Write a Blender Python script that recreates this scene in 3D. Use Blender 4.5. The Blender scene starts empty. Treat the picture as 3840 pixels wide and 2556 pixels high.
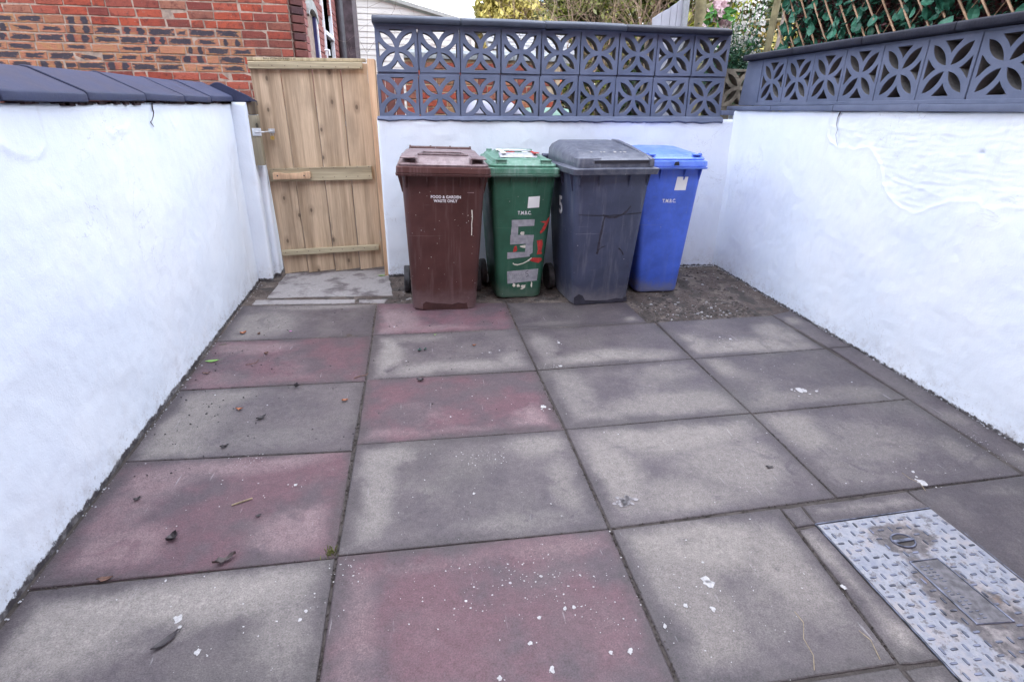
import bpy, bmesh, math, random
from math import sin, cos, pi, radians
from mathutils import Vector, Matrix, noise

# ------------------------------------------------------------ camera, sky, sun, exposure
S = bpy.context.scene
C = S.collection
cam_d = bpy.data.cameras.new('camera'); cam = bpy.data.objects.new('camera', cam_d); C.objects.link(cam)
S.camera = cam
cam_d.sensor_width = 36; cam_d.sensor_fit = 'HORIZONTAL'; cam_d.lens = 19.757; cam_d.clip_end = 500; cam_d.clip_start = .05
yaw, pitch, roll = 0.1702, 0.3896, 0.0124
fw = Vector((sin(yaw)*cos(pitch), cos(yaw)*cos(pitch), -sin(pitch)))
rt = Vector((cos(yaw), -sin(yaw), 0)); up = rt.cross(fw)
rt2 = rt*cos(roll)+up*sin(roll); up2 = -rt*sin(roll)+up*cos(roll)
M = Matrix((rt2, up2, -fw)).transposed().to_4x4(); M.translation = (0.3077, -3.9407, 1.2812)
cam.matrix_world = M

SUN_EL, SUN_ROT = 24, 203
W = bpy.data.worlds.new('World'); S.world = W; W.use_nodes = True
nt = W.node_tree; nt.nodes.clear()
sky = nt.nodes.new('ShaderNodeTexSky'); sky.sky_type = 'NISHITA'; sky.sun_disc = False
sky.sun_elevation = radians(SUN_EL); sky.sun_rotation = radians(SUN_ROT)
tcw = nt.nodes.new('ShaderNodeTexCoord'); mp = nt.nodes.new('ShaderNodeMapping'); mp.inputs['Scale'].default_value = (1, 1, 2.6)
nz = nt.nodes.new('ShaderNodeTexNoise'); nz.inputs['Scale'].default_value = 3.2; nz.inputs['Detail'].default_value = 7; nz.inputs['Roughness'].default_value = .6
rp = nt.nodes.new('ShaderNodeValToRGB'); rp.color_ramp.elements[0].position = .42; rp.color_ramp.elements[1].position = .56
mx = nt.nodes.new('ShaderNodeMixRGB'); mx.inputs['Color2'].default_value = (13.2, 13.6, 14.9, 1)
bgn = nt.nodes.new('ShaderNodeBackground'); bgn.inputs['Strength'].default_value = .12
wo = nt.nodes.new('ShaderNodeOutputWorld')
L = nt.links.new
L(tcw.outputs['Generated'], mp.inputs['Vector']); L(mp.outputs[0], nz.inputs['Vector']); L(nz.outputs['Fac'], rp.inputs['Fac'])
L(rp.outputs['Color'], mx.inputs['Fac']); L(sky.outputs[0], mx.inputs['Color1']); L(mx.outputs[0], bgn.inputs['Color']); L(bgn.outputs[0], wo.inputs['Surface'])

sun_d = bpy.data.lights.new('sun', 'SUN'); sun = bpy.data.objects.new('sun', sun_d); C.objects.link(sun)
sun_d.energy = 2.3; sun_d.angle = radians(.5); sun_d.color = (1, .93, .8)
sd = Vector((sin(radians(SUN_ROT))*cos(radians(SUN_EL)), cos(radians(SUN_ROT))*cos(radians(SUN_EL)), sin(radians(SUN_EL))))
sun.rotation_euler = sd.to_track_quat('Z', 'Y').to_euler()
S.view_settings.view_transform = 'Standard'; S.view_settings.look = 'None'; S.view_settings.gamma = 1
S.view_settings.use_curve_mapping = False; S.view_settings.exposure = 2.12
S.render.engine = 'CYCLES'

# ------------------------------------------------------------ helpers
R = random.Random(7)
GA, GB = 0.0024, 0.0343
def gz(x, y): return GA*x + GB*max(-7, min(3, y))

class NT:
    """small wrapper for node materials"""
    def __init__(s, name):
        s.m = bpy.data.materials.new(name); s.m.use_nodes = True; s.t = s.m.node_tree; s.t.nodes.clear()
        s.o = s.t.nodes.new('ShaderNodeOutputMaterial'); s.p = s.t.nodes.new('ShaderNodeBsdfPrincipled')
        s.t.links.new(s.p.outputs[0], s.o.inputs['Surface'])
    def put(s, sock, v):
        if isinstance(v, bpy.types.NodeSocket): s.t.links.new(v, sock)
        elif isinstance(v, (tuple, list)) and len(v) == 3 and sock.type == 'RGBA': sock.default_value = (*v, 1)
        else: sock.default_value = v
    def n(s, typ, out=0, props=None, **kw):
        nd = s.t.nodes.new('ShaderNode'+typ)
        for k, v in (props or {}).items(): setattr(nd, k, v)
        for k, v in kw.items():
            k2 = k.replace('_', ' ')
            key = int(k[1:]) if k[0] == 'i' and k[1:].isdigit() else k2
            s.put(nd.inputs[key], v)
        return nd.outputs[out]
    def math(s, op, a, b=0.0, c=None, clamp=False):
        kw = dict(i0=a, i1=b)
        if c is not None: kw['i2'] = c
        return s.n('Math', props={'operation': op, 'use_clamp': clamp}, **kw)
    def co(s, kind='Object'): return s.n('TexCoord', out=kind)
    def pos(s): return s.n('NewGeometry', out='Position')
    def rnd(s): return s.n('ObjectInfo', out='Random')
    def map(s, v, scale=(1, 1, 1), loc=(0, 0, 0)): return s.n('Mapping', Vector=v, Scale=scale, Location=loc)
    def noise(s, v, scale, detail=4, rough=.55, out='Fac', dist=0): return s.n('TexNoise', out=out, Vector=v, Scale=scale, Detail=detail, Roughness=rough, Distortion=dist)
    def ramp(s, v, stops, interp='LINEAR'):
        nd = s.t.nodes.new('ShaderNodeValToRGB'); s.put(nd.inputs[0], v); cr = nd.color_ramp; cr.interpolation = interp
        while len(cr.elements) > 1: cr.elements.remove(cr.elements[-1])
        for i, (p, c) in enumerate(stops):
            e = cr.elements[0] if i == 0 else cr.elements.new(p)
            e.position = p; e.color = (*(c if isinstance(c, (tuple, list)) else (c, c, c)), 1)
        return nd.outputs[0]
    def mix(s, f, a, b, mode='MIX'): return s.n('MixRGB', props={'blend_type': mode}, Fac=f, Color1=a, Color2=b)
    def smooth(s, v, lo, hi, a=0.0, b=1.0):
        nd = s.t.nodes.new('ShaderNodeMapRange'); nd.interpolation_type = 'SMOOTHSTEP'
        s.put(nd.inputs[0], v)
        for i, x in zip((1, 2, 3, 4), (lo, hi, a, b)): nd.inputs[i].default_value = x
        return nd.outputs[0]
    def xyz(s, v):
        nd = s.t.nodes.new('ShaderNodeSeparateXYZ'); s.put(nd.inputs[0], v); return nd.outputs
    def vec(s, x, y, z): return s.n('CombineXYZ', X=x, Y=y, Z=z)
    def bump(s, h, strength=.3, dist=.01, normal=None):
        nd = s.t.nodes.new('ShaderNodeBump'); nd.inputs['Strength'].default_value = strength; nd.inputs['Distance'].default_value = dist
        s.put(nd.inputs['Height'], h)
        if normal: s.put(nd.inputs['Normal'], normal)
        return nd.outputs[0]
    def done(s, color, rough=.6, normal=None, metal=0.0, spec=.5, **kw):
        s.put(s.p.inputs['Base Color'], color); s.put(s.p.inputs['Roughness'], rough); s.put(s.p.inputs['Metallic'], metal)
        s.put(s.p.inputs['Specular IOR Level'], spec)
        if normal: s.put(s.p.inputs['Normal'], normal)
        return s.m

def link(name, me, mat=None, parent=None, smooth=None, loc=None):
    o = bpy.data.objects.new(name, me); C.objects.link(o)
    if mat and not me.materials: me.materials.append(mat)
    if parent: o.parent = parent
    if loc: o.location = loc
    if smooth is not None:
        me.shade_smooth()
        if smooth < 180: me.set_sharp_from_angle(angle=radians(smooth))
    return o
def mesh(name, V, F):
    me = bpy.data.meshes.new(name); me.from_pydata([tuple(v) for v in V], [], F); me.update(); return me
def from_bm(name, bm):
    bmesh.ops.recalc_face_normals(bm, faces=bm.faces)
    me = bpy.data.meshes.new(name); bm.to_mesh(me); bm.free(); return me
def thing(name, label, cat, group=None, loc=(0, 0, 0), rz=0):
    o = bpy.data.objects.new(name, None); C.objects.link(o); o.location = loc; o.rotation_euler = (0, 0, rz)
    return tag(o, label, cat, group)
def tag(o, label=None, cat=None, group=None, kind=None):
    for k, v in (('label', label), ('category', cat), ('group', group), ('kind', kind)):
        if v: o[k] = v
    return o

class MB:
    """collects shapes into one mesh"""
    def __init__(s): s.V = []; s.F = []
    def add(s, V, F):
        b = len(s.V); s.V += [Vector(v) for v in V]; s.F += [[i+b for i in f] for f in F]; return s
    def box(s, a, b, rot=None, piv=None):
        (x0, y0, z0), (x1, y1, z1) = a, b
        V = [Vector(p) for p in [(x0,y0,z0),(x1,y0,z0),(x1,y1,z0),(x0,y1,z0),(x0,y0,z1),(x1,y0,z1),(x1,y1,z1),(x0,y1,z1)]]
        if rot: pv = Vector(piv or ((x0+x1)/2, (y0+y1)/2, (z0+z1)/2)); V = [pv+rot@(v-pv) for v in V]
        return s.add(V, [(0,3,2,1),(4,5,6,7),(0,1,5,4),(1,2,6,5),(2,3,7,6),(3,0,4,7)])
    def tube(s, pts, rad, n=6, cap=True):
        pts = [Vector(p) for p in pts]; rr = rad if isinstance(rad, (list, tuple)) else [rad]*len(pts)
        V = []; F = []; prev = None
        for i, p in enumerate(pts):
            d = (pts[min(i+1, len(pts)-1)]-pts[max(i-1, 0)]).normalized()
            a = prev-d*prev.dot(d) if prev else d.orthogonal()
            if a.length < 1e-6: a = d.orthogonal()
            a.normalize(); prev = a; b = d.cross(a)
            V += [p+(a*cos(2*pi*k/n)+b*sin(2*pi*k/n))*rr[i] for k in range(n)]
        for i in range(len(pts)-1):
            for k in range(n): F.append((i*n+k, i*n+(k+1) % n, (i+1)*n+(k+1) % n, (i+1)*n+k))
        if cap: F.append(tuple(range(n))[::-1]); F.append(tuple((len(pts)-1)*n+k for k in range(n)))
        return s.add(V, F)
    def loft(s, rings, cap0=True, cap1=True):
        n = len(rings[0]); V = [v for r in rings for v in r]; F = []
        for i in range(len(rings)-1):
            for k in range(n): F.append((i*n+k, i*n+(k+1) % n, (i+1)*n+(k+1) % n, (i+1)*n+k))
        if cap0: F.append(tuple(range(n))[::-1])
        if cap1: F.append(tuple((len(rings)-1)*n+k for k in range(n)))
        return s.add(V, F)
    def lathe_x(s, prof, n=24, c=(0, 0, 0)):
        rings = [[(c[0]+x, c[1]+r*cos(2*pi*k/n), c[2]+r*sin(2*pi*k/n)) for k in range(n)] for x, r in prof]
        return s.loft(rings)
    def prism(s, poly, n_off, base=None):
        """poly: list of 3D points, extruded by vector n_off"""
        n = len(poly); o = Vector(n_off); V = [Vector(p) for p in poly]+[Vector(p)+o for p in poly]
        F = [tuple(range(n)), tuple(range(n, 2*n))[::-1]]+[(k, n+k, n+(k+1) % n, (k+1) % n) for k in range(n)]
        return s.add(V, F)
    def me(s, name, bevel=0, seg=2, fix=True):
        m = mesh(name, s.V, s.F)
        if fix or bevel:
            bm = bmesh.new(); bm.from_mesh(m)
            if fix: bmesh.ops.recalc_face_normals(bm, faces=bm.faces)
            if bevel: bmesh.ops.bevel(bm, geom=[e for e in bm.edges if len(e.link_faces) == 2 and e.calc_face_angle(0) > .5], offset=bevel, segments=seg, affect='EDGES', profile=.6, clamp_overlap=True)
            bm.to_mesh(m); bm.free()
        return m
    def build(s, name, mat, parent=None, bevel=0, smooth=None, seg=2, loc=None, fix=True):
        return link(name, s.me(name, bevel, seg, fix), mat, parent, smooth if smooth is not None else (35 if bevel else None), loc)

def rrect(hw, y0, y1, r, z, n=4, zf=None):
    """rounded rectangle ring; zf lifts z as a function of (x, y)"""
    P = []
    for cx, cy, a0 in ((hw-r, y0+r, -pi/2), (hw-r, y1-r, 0), (-hw+r, y1-r, pi/2), (-hw+r, y0+r, pi)):
        for k in range(n+1):
            a = a0+pi/2*k/n; x, y = cx+r*cos(a), cy+r*sin(a); P.append((x, y, z+(zf(x, y) if zf else 0)))
    return P

_txt = {}
def text_mesh(s, size, ext=.0004, offset=0.0, spacing=1.06):
    cu = bpy.data.curves.new('lettering', 'FONT'); cu.body = s; cu.size = size; cu.extrude = ext; cu.align_x = 'CENTER'; cu.align_y = 'CENTER'
    cu.offset = offset; cu.space_character = spacing; cu.resolution_u = 3
    o = bpy.data.objects.new('tmp', cu); C.objects.link(o)
    me = bpy.data.meshes.new_from_object(o.evaluated_get(bpy.context.evaluated_depsgraph_get()))
    bpy.data.objects.remove(o); me.name = 'lettering'; return me

# ------------------------------------------------------------ materials
def m_render():
    s = NT('white_masonry_paint'); p = s.pos(); z = s.xyz(p)
    h = s.math('SUBTRACT', z[2], s.math('MULTIPLY', z[1], GB))
    big = s.noise(p, 1.6, 4); fine = s.noise(p, 55, 5, .65); mid = s.noise(p, 9, 4)
    col = s.mix(s.smooth(big, .35, .7), (.70, .77, .86), (.765, .82, .885))
    col = s.mix(s.smooth(mid, .58, .75, 0, .35), col, (.66, .69, .74))
    # splash-back dirt and missing paint just above the paving
    e = s.math('ADD', h, s.math('MULTIPLY', s.math('SUBTRACT', s.noise(p, 38, 6, .7), .5), .06))
    dirt = s.smooth(e, .012, .022, 1, 0)
    col = s.mix(dirt, col, (.055, .05, .055))
    grime = s.math('MULTIPLY', s.smooth(h, 0, .22, .5, 0), s.smooth(s.noise(p, 14, 6, .7), .45, .7))
    col = s.mix(grime, col, (.42, .42, .43))
    speck = s.smooth(s.noise(p, 120, 2), .74, .78); col = s.mix(s.math('MULTIPLY', speck, .5), col, (.3, .3, .32))
    drip = s.math('MULTIPLY', s.smooth(s.noise(s.map(p, (14, 14, 1.1)), 1, 4, .6), .6, .78, 0, .28), s.smooth(h, .5, 1.25)); col = s.mix(drip, col, (.50, .51, .50))
    hair = s.math('ABSOLUTE', s.math('SUBTRACT', s.noise(p, 2.6, 5, .62, dist=.6), .5)); hl = s.math('MULTIPLY', s.smooth(hair, .0, .0045, .55, 0), s.smooth(s.noise(p, 1.3, 2), .52, .62)); col = s.mix(hl, col, (.45, .47, .50))
    sp = s.math('MULTIPLY', s.smooth(h, .0, .14, 1, 0), s.smooth(s.noise(p, 60, 4, .7), .56, .66)); col = s.mix(s.math('MULTIPLY', sp, .6), col, (.20, .185, .17))
    grain = s.noise(p, 240, 2, .6)
    b = s.bump(s.math('ADD', s.math('ADD', s.math('MULTIPLY', fine, .5), mid), s.math('MULTIPLY', grain, .22)), .36, .008)
    return s.done(col, .62, b, spec=.35)
def m_grey_paint(name, a, b, rough=.5, bs=.3):
    s = NT(name); p = s.pos(); n1 = s.noise(p, 7, 5); n2 = s.noise(p, 90, 4, .6)
    col = s.mix(s.smooth(n1, .3, .7), a, b)
    col = s.mix(s.smooth(s.noise(p, 30, 6, .7), .66, .74, 0, .35), col, (.3, .3, .33))
    return s.done(col, s.smooth(n1, .3, .7, rough+.05, rough+.2), s.bump(s.math('ADD', n2, s.math('MULTIPLY', n1, .8)), bs, .004), spec=.2)
WHITE = m_render()
REVEAL = m_grey_paint('bare_concrete_reveal', (.085, .083, .085), (.15, .145, .14), .8, .8)
BLOCK = m_grey_paint('slate_grey_masonry_paint', (.100, .122, .186), (.132, .154, .226), .5)
COPE = m_grey_paint('dark_slate_coping_paint', (.016, .017, .027), (.026, .028, .042), .48, .5)
COPE_B = m_grey_paint('slate_coping_paint', (.042, .050, .070), (.058, .067, .092), .45, .4)

def m_simple(name, col, rough=.6, var=.25, scale=12, bump=.2, metal=0.0, obj=True, bscale=60, bd=.003):
    s = NT(name); p = s.co('Object') if obj else s.pos(); n = s.noise(p, scale, 5)
    d = tuple(c*(1-var) for c in col); l = tuple(min(1, c*(1+var)) for c in col)
    c = s.mix(s.smooth(n, .3, .7), d, l)
    return s.done(c, rough, s.bump(s.noise(p, bscale, 4), bump, bd), metal)

def m_ground():
    s = NT('damp_soil'); p = s.pos(); n = s.noise(p, 9, 8, .7); f = s.noise(p, 70, 6, .7)
    c = s.ramp(n, [(.3, (.038, .033, .031)), (.55, (.07, .06, .056)), (.75, (.11, .097, .09))])
    c = s.mix(s.smooth(f, .62, .72, 0, .7), c, (.2, .19, .19))
    return s.done(c, .85, s.bump(s.math('ADD', n, s.math('MULTIPLY', f, .5)), .8, .02), spec=.3)
SOIL = m_ground()
def m_mud():
    s = NT('mud_and_old_mortar'); p = s.pos(); n = s.noise(p, 5, 8, .72); f = s.noise(p, 60, 6, .75)
    c = s.ramp(n, [(.32, (.04, .03, .027)), (.48, (.085, .066, .058)), (.62, (.15, .125, .11)), (.80, (.24, .21, .195))])
    c = s.mix(s.smooth(f, .6, .7, 0, .8), c, (.03, .027, .026))
    c = s.mix(s.smooth(s.noise(p, 130, 3), .66, .7, 0, .8), c, (.5, .5, .53))
    return s.done(c, .8, s.bump(s.math('ADD', n, s.math('MULTIPLY', f, .7)), .8, .015), spec=.3)
MUD = m_mud()

def m_slab(key, red, x0, x1, y0, y1, blobs, dark=0.0, pale=1.0):
    """concrete flag: damp dark edges and stains, dry pale patches placed as in the yard"""
    s = NT('paving_'+key); p = s.pos(); x, y, _ = s.xyz(p)
    wob = s.math('MULTIPLY', s.math('SUBTRACT', s.noise(p, 3.4, 4, .6), .5), .36)
    wob2 = s.math('MULTIPLY', s.math('SUBTRACT', s.noise(p, 11, 3, .6), .5), .12)
    w = s.math('ADD', wob, wob2)
    ex = s.math('MINIMUM', s.math('SUBTRACT', x, x0), s.math('SUBTRACT', x1, x))
    ey = s.math('MINIMUM', s.math('SUBTRACT', y, y0), s.math('SUBTRACT', y1, y))
    e = s.math('ADD', s.math('ADD', s.math('MINIMUM', ex, ey), s.math('MULTIPLY', w, .42)), s.math('MULTIPLY', s.math('SUBTRACT', s.noise(p, 42, 4, .7), .5), .035))
    edge = s.smooth(e, .015, .095)
    acc = None
    W_, H_ = x1-x0, y1-y0
    for (u, v, ru, rv, k) in blobs:
        dx = s.math('DIVIDE', s.math('SUBTRACT', x, x0+u*W_), ru*W_); dy = s.math('DIVIDE', s.math('SUBTRACT', y, y0+v*H_), rv*H_)
        d = s.math('SQRT', s.math('ADD', s.math('MULTIPLY', dx, dx), s.math('MULTIPLY', dy, dy)))
        d = s.math('ADD', d, s.math('MULTIPLY', w, 2.2))
        g = s.smooth(d, .45, 1.25, k, 0)
        acc = g if acc is None else s.math('MAXIMUM', acc, g)
    if acc is None: acc = 0.08
    cl = s.smooth(s.noise(p, 2.7, 6, .62, dist=.4), .5, .75, 0, .35)
    acc = s.math('ADD', s.math('MULTIPLY', acc, .88), cl, clamp=True)
    acc = s.math('ADD', acc, s.math('MULTIPLY', s.math('SUBTRACT', s.noise(p, 24, 5, .72), .5), .55), clamp=True)
    acc = s.math('SUBTRACT', acc, s.smooth(s.noise(s.map(p, loc=(3, 7, 0)), 6.5, 5, .65, dist=.8), .56, .66, 0, .4), clamp=True)
    acc = s.math('MULTIPLY', acc, edge)
    if red:
        dk, ml, pl = (.072, .053, .062), (.105, .055, .067), (.20, .145, .152)
    else:
        dk, ml, pl = (.072, .060, .068), (.098, .083, .088), (.218, .199, .186)
    dk = tuple(c*(1-dark) for c in dk); ml = tuple(c*(1-dark) for c in ml); pl = tuple(c*pale for c in pl)
    base = s.mix(s.smooth(s.noise(p, 4.3, 5, .6), .38, .62), dk, ml)
    base = s.mix(s.smooth(e, .0, .07, .7, 0), base, (.055, .047, .05))
    if red: base = s.mix(s.smooth(s.noise(p, 1.9, 4, .6), .48, .68, 0, .4), base, (.085, .07, .075))
    if not red: base = s.mix(s.smooth(s.noise(p, 2.1, 3), .5, .7, 0, .35), base, (.098, .092, .085))
    c = s.mix(acc, base, pl)
    # fine mottling, grit, dried specks
    c = s.mix(.5, c, s.ramp(s.noise(p, 46, 4, .75), [(.3, .33), (.7, .67)]), 'OVERLAY')
    c = s.mix(.42, c, s.ramp(s.noise(p, 230, 2, .7), [(.32, .15), (.68, .85)]), 'OVERLAY')
    vo = s.t.nodes.new('ShaderNodeTexVoronoi'); vo.inputs['Scale'].default_value = 21; s.put(vo.inputs['Vector'], s.map(p, loc=(x0*3, y0*5, 0)))
    rad = s.math('MULTIPLY', s.xyz(vo.outputs['Color'])[0], .17)
    on = s.math('GREATER_THAN', s.xyz(vo.outputs['Color'])[1], .80)
    sp = s.math('MULTIPLY', s.math('LESS_THAN', s.math('ADD', vo.outputs['Distance'], s.math('MULTIPLY', s.noise(p, 90, 3), .12)), rad), on)
    patch = s.smooth(s.noise(p, 2.2, 3), .42, .6)
    c = s.mix(s.math('MULTIPLY', s.math('MULTIPLY', sp, patch), .75), c, (.62, .63, .66))
    # dark lichen
    c = s.mix(s.smooth(s.noise(p, 33, 5, .7), .70, .76, 0, .55), c, (.04, .036, .036))
    sc = s.noise(s.map(p, (60, 5, 1)), 1.0, 4); c = s.mix(s.smooth(sc, .68, .76, 0, .25), c, (.5, .5, .52))
    bm_ = s.bump(s.math('ADD', s.noise(p, 150, 3, .7), s.math('MULTIPLY', s.noise(p, 26, 3), .8)), .5, .004)
    rough = s.smooth(acc, 0, 1, .5, .85)
    return s.done(c, rough, bm_, spec=.35)

def m_wood(name, light, mid, dark, knots=True, scale=1.0):
    s = NT(name); o = s.co('Object'); r = s.rnd()
    off = s.vec(s.math('MULTIPLY', r, 37), s.math('MULTIPLY', r, 11), s.math('MULTIPLY', r, 23))
    v = s.n('VectorMath', props={'operation': 'ADD'}, i0=o, i1=off)
    g = s.noise(s.map(v, (22*scale, 22*scale, 1.1*scale)), 1, 6, .6, dist=.35)
    band = s.noise(s.map(v, (9, 9, .25)), 1, 3, .5)
    c = s.ramp(g, [(.28, dark), (.46, mid), (.62, light)])
    c = s.mix(s.smooth(band, .46, .54, 0, .6), c, tuple(min(1, a*1.25) for a in light)); c = s.mix(1, c, s.ramp(r, [(0, (.80, .80, .80)), (.5, (1, .97, .93)), (1, (.9, .88, .86))]), 'MULTIPLY')
    c = s.mix(s.smooth(s.noise(s.map(v, (3, 3, 1.3)), 1.6, 4), .5, .72, 0, .5), c, tuple(a*.72 for a in mid))
    if knots:
        vx = s.xyz(v); vo = s.t.nodes.new('ShaderNodeTexVoronoi'); vo.voronoi_dimensions = '2D'; vo.inputs['Scale'].default_value = 1; s.put(vo.inputs['Vector'], s.vec(s.math('MULTIPLY', vx[0], 8.5), s.math('MULTIPLY', vx[2], 4.6), 0))
        k = s.math('ADD', vo.outputs['Distance'], s.math('MULTIPLY', s.math('SUBTRACT', g, .5), .1))
        on = s.math('GREATER_THAN', s.xyz(vo.outputs['Color'])[0], .68)
        kk = s.math('MULTIPLY', s.smooth(k, .05, .10, 1, 0), on)
        c = s.mix(kk, c, tuple(a*.42 for a in dark))
        ring = s.math('MULTIPLY', s.smooth(k, .10, .30, .45, 0), on)
        c = s.mix(ring, c, tuple(a*.75 for a in dark))
    fine = s.noise(s.map(v, (160, 160, 6)), 1, 3)
    c = s.mix(.3, c, s.ramp(fine, [(.3, .25), (.7, .75)]), 'OVERLAY')
    return s.done(c, .62, s.bump(s.math('ADD', g, fine), .25, .003), spec=.3)
GATE_W = m_wood('fresh_sawn_boards', (.50, .395, .285), (.38, .29, .20), (.26, .19, .13))
RAIL_W = m_wood('treated_rail_timber', (.44, .39, .27), (.34, .295, .20), (.21, .17, .11), knots=False)
POST_W = m_wood('planed_pale_timber', (.66, .46, .30), (.58, .39, .25), (.42, .26, .16), knots=False)
OLD_W = m_wood('weathered_timber', (.20, .17, .125), (.12, .095, .07), (.05, .04, .032), knots=False)

def m_brick(name, mode):
    s = NT(name); o = s.co('Object'); r = s.rnd(); gcoord = s.co('Generated'); p = s.pos()
    off = s.n('VectorMath', props={'operation': 'ADD'}, i0=o, i1=s.vec(s.math('MULTIPLY', r, 50), s.math('MULTIPLY', r, 9), 0))
    n = s.noise(off, 18, 6, .7); f = s.noise(off, 90, 4, .7)
    if mode == 'red':
        c = s.ramp(r, [(0, (.24, .052, .036)), (.3, (.34, .072, .040)), (.55, (.30, .082, .058)), (.8, (.16, .042, .036)), (.93, (.28, .125, .085)), (1, (.11, .038, .035))])
        c = s.mix(s.smooth(s.noise(p, 2.4, 5, .7), .5, .68, 0, .6), c, (.10, .042, .036)); c = s.mix(s.smooth(n, .50, .66, 0, .75), c, (.10, .03, .028)); c = s.mix(s.smooth(f, .60, .75, 0, .6), c, (.36, .17, .12))
    elif mode == 'multi':
        gx = s.xyz(gcoord)
        c = s.ramp(r, [(0, (.34, .14, .09)), (.4, (.36, .165, .10)), (.7, (.27, .12, .075)), (1, (.27, .085, .062))])
        c = s.mix(s.smooth(n, .47, .62, 0, .55), c, (.33, .20, .085))
        dx = s.math('ABSOLUTE', s.math('SUBTRACT', gx[0], .5)); dz = s.math('ABSOLUTE', s.math('SUBTRACT', gx[2], .5))
        split = s.math('GREATER_THAN', r, .62)
        d1 = s.math('MAXIMUM', s.math('MULTIPLY', dx, 1.15), s.math('MULTIPLY', dz, 1.5))
        d2 = s.math('ABSOLUTE', s.math('SUBTRACT', dx, .26)); d2 = s.math('ADD', s.math('MULTIPLY', d2, 3.4), s.math('MULTIPLY', dz, .35))
        d = s.math('ADD', s.math('MULTIPLY', d1, s.math('SUBTRACT', 1, split)), s.math('MULTIPLY', d2, split))
        d = s.math('ADD', d, s.math('MULTIPLY', s.math('SUBTRACT', s.noise(s.n('VectorMath', props={'operation': 'MULTIPLY'}, i0=off, i1=(14.0, 14.0, 38.0)), 1, 4, .65), .5), 1.0)); d = s.math('ADD', d, s.math('MULTIPLY', s.math('SUBTRACT', s.math('FRACT', s.math('MULTIPLY', r, 7.7)), .6), .22))
        on = s.math('GREATER_THAN', s.math('FRACT', s.math('MULTIPLY', r, 17.3)), .18)
        c = s.mix(s.math('MULTIPLY', s.smooth(d, .33, .52, .95, 0), on), c, (.034, .036, .052))
    elif mode == 'dull':
        c = s.ramp(r, [(0, (.20, .06, .04)), (.4, (.34, .1, .06)), (.7, (.28, .17, .09)), (1, (.14, .06, .045))])
        c = s.mix(s.smooth(n, .5, .7, 0, .7), c, (.09, .06, .04))
    else:
        c = s.ramp(r, [(0, (.10, .045, .045)), (.5, (.17, .06, .05)), (1, (.065, .035, .04))])
        c = s.mix(s.smooth(n, .5, .7, 0, .6), c, (.05, .03, .03))
    c = s.mix(s.smooth(s.noise(p, 34, 5, .75), .60, .70, 0, .6), c, (.27, .22, .19))
    return s.done(c, .85, s.bump(s.math('ADD', n, f), .9, .008), spec=.2)
BR_RED, BR_MULTI, BR_DULL, BR_DARK = (m_brick('brick_'+k, k) for k in ('red', 'multi', 'dull', 'dark'))
MORTAR = m_simple('lime_mortar', (.29, .225, .185), .9, .3, 20, .6, obj=False)

def m_plastic(name, base, dust, zr=(.0, .22), dustamt=.25, topdust=.0, extra=None):
    s = NT(name); o = s.co('Object'); x, y, z = s.xyz(o)
    n = s.noise(o, 6, 6, .65); f = s.noise(o, 60, 5, .75); st = s.noise(s.map(o, (30, 30, 1.6)), 1, 5, .6)
    c = s.mix(s.smooth(n, .3, .7), tuple(a*.82 for a in base), tuple(a*1.18 for a in base))
    c = s.mix(s.smooth(st, .52, .72, 0, dustamt), c, dust)
    low = s.math('ADD', z, s.math('MULTIPLY', s.math('SUBTRACT', n, .5), .32))
    c = s.mix(s.smooth(low, zr[0], zr[1], .8, 0), c, dust)
    c = s.mix(s.smooth(f, .66, .74, 0, .4), c, tuple(min(1, d*1.5) for d in dust))
    vo = s.t.nodes.new('ShaderNodeTexVoronoi'); vo.inputs['Scale'].default_value = 34; s.put(vo.inputs['Vector'], o)
    sp = s.math('MULTIPLY', s.math('LESS_THAN', vo.outputs['Distance'], s.math('MULTIPLY', s.xyz(vo.outputs['Color'])[0], .14)), s.math('GREATER_THAN', s.xyz(vo.outputs['Color'])[1], .8))
    c = s.mix(s.math('MULTIPLY', sp, .5), c, (.45, .45, .46))
    scr = s.noise(s.map(o, (3, 3, 70)), 1, 3, .6); c = s.mix(s.smooth(scr, .70, .74, 0, .3), c, dust)
    if topdust: c = s.mix(s.math('MULTIPLY', s.smooth(s.noise(o, 22, 6, .7), .35, .62), topdust), c, dust)
    return s.done(c, s.smooth(n, .3, .7, .30, .52), s.bump(s.math('ADD', s.noise(o, 260, 3), s.math('MULTIPLY', n, .6)), .12, .002), spec=.45)
BIN_M = {
 'brown': (m_plastic('brown_plastic', (.070, .027, .024), (.24, .17, .17), (-.04, .2)), m_plastic('faded_brown_plastic', (.125, .082, .085), (.30, .24, .25), (-1, -.9), .6, .5)),
 'green': (m_plastic('green_plastic', (.026, .105, .066), (.16, .24, .19), (-.06, .12)), m_plastic('faded_green_plastic', (.055, .165, .11), (.30, .40, .36), (-1, -.9), .4, .25)),
 'grey': (m_plastic('grey_plastic', (.050, .060, .105), (.25, .25, .28), (-.03, .16), .22), m_plastic('faded_grey_plastic', (.062, .070, .102), (.22, .23, .26), (-1, -.9), .4, .3)),
 'blue': (m_plastic('blue_plastic', (.062, .135, .60), (.24, .26, .33), (-.03, .13), .1), m_plastic('light_blue_plastic', (.085, .18, .66), (.32, .42, .75), (-1, -.9), .3, .2)),
}
RUBBER = m_simple('dusty_rubber', (.045, .045, .05), .75, .4, 20, .3)
DARKPL = m_simple('dark_wheel_plastic', (.03, .03, .035), .5, .3)
INK_W = m_simple('white_print', (.80, .80, .82), .6, .06, 40, .1)
LABEL_M = m_simple('white_sticker', (.78, .80, .80), .5, .04, 12, .05)
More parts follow.
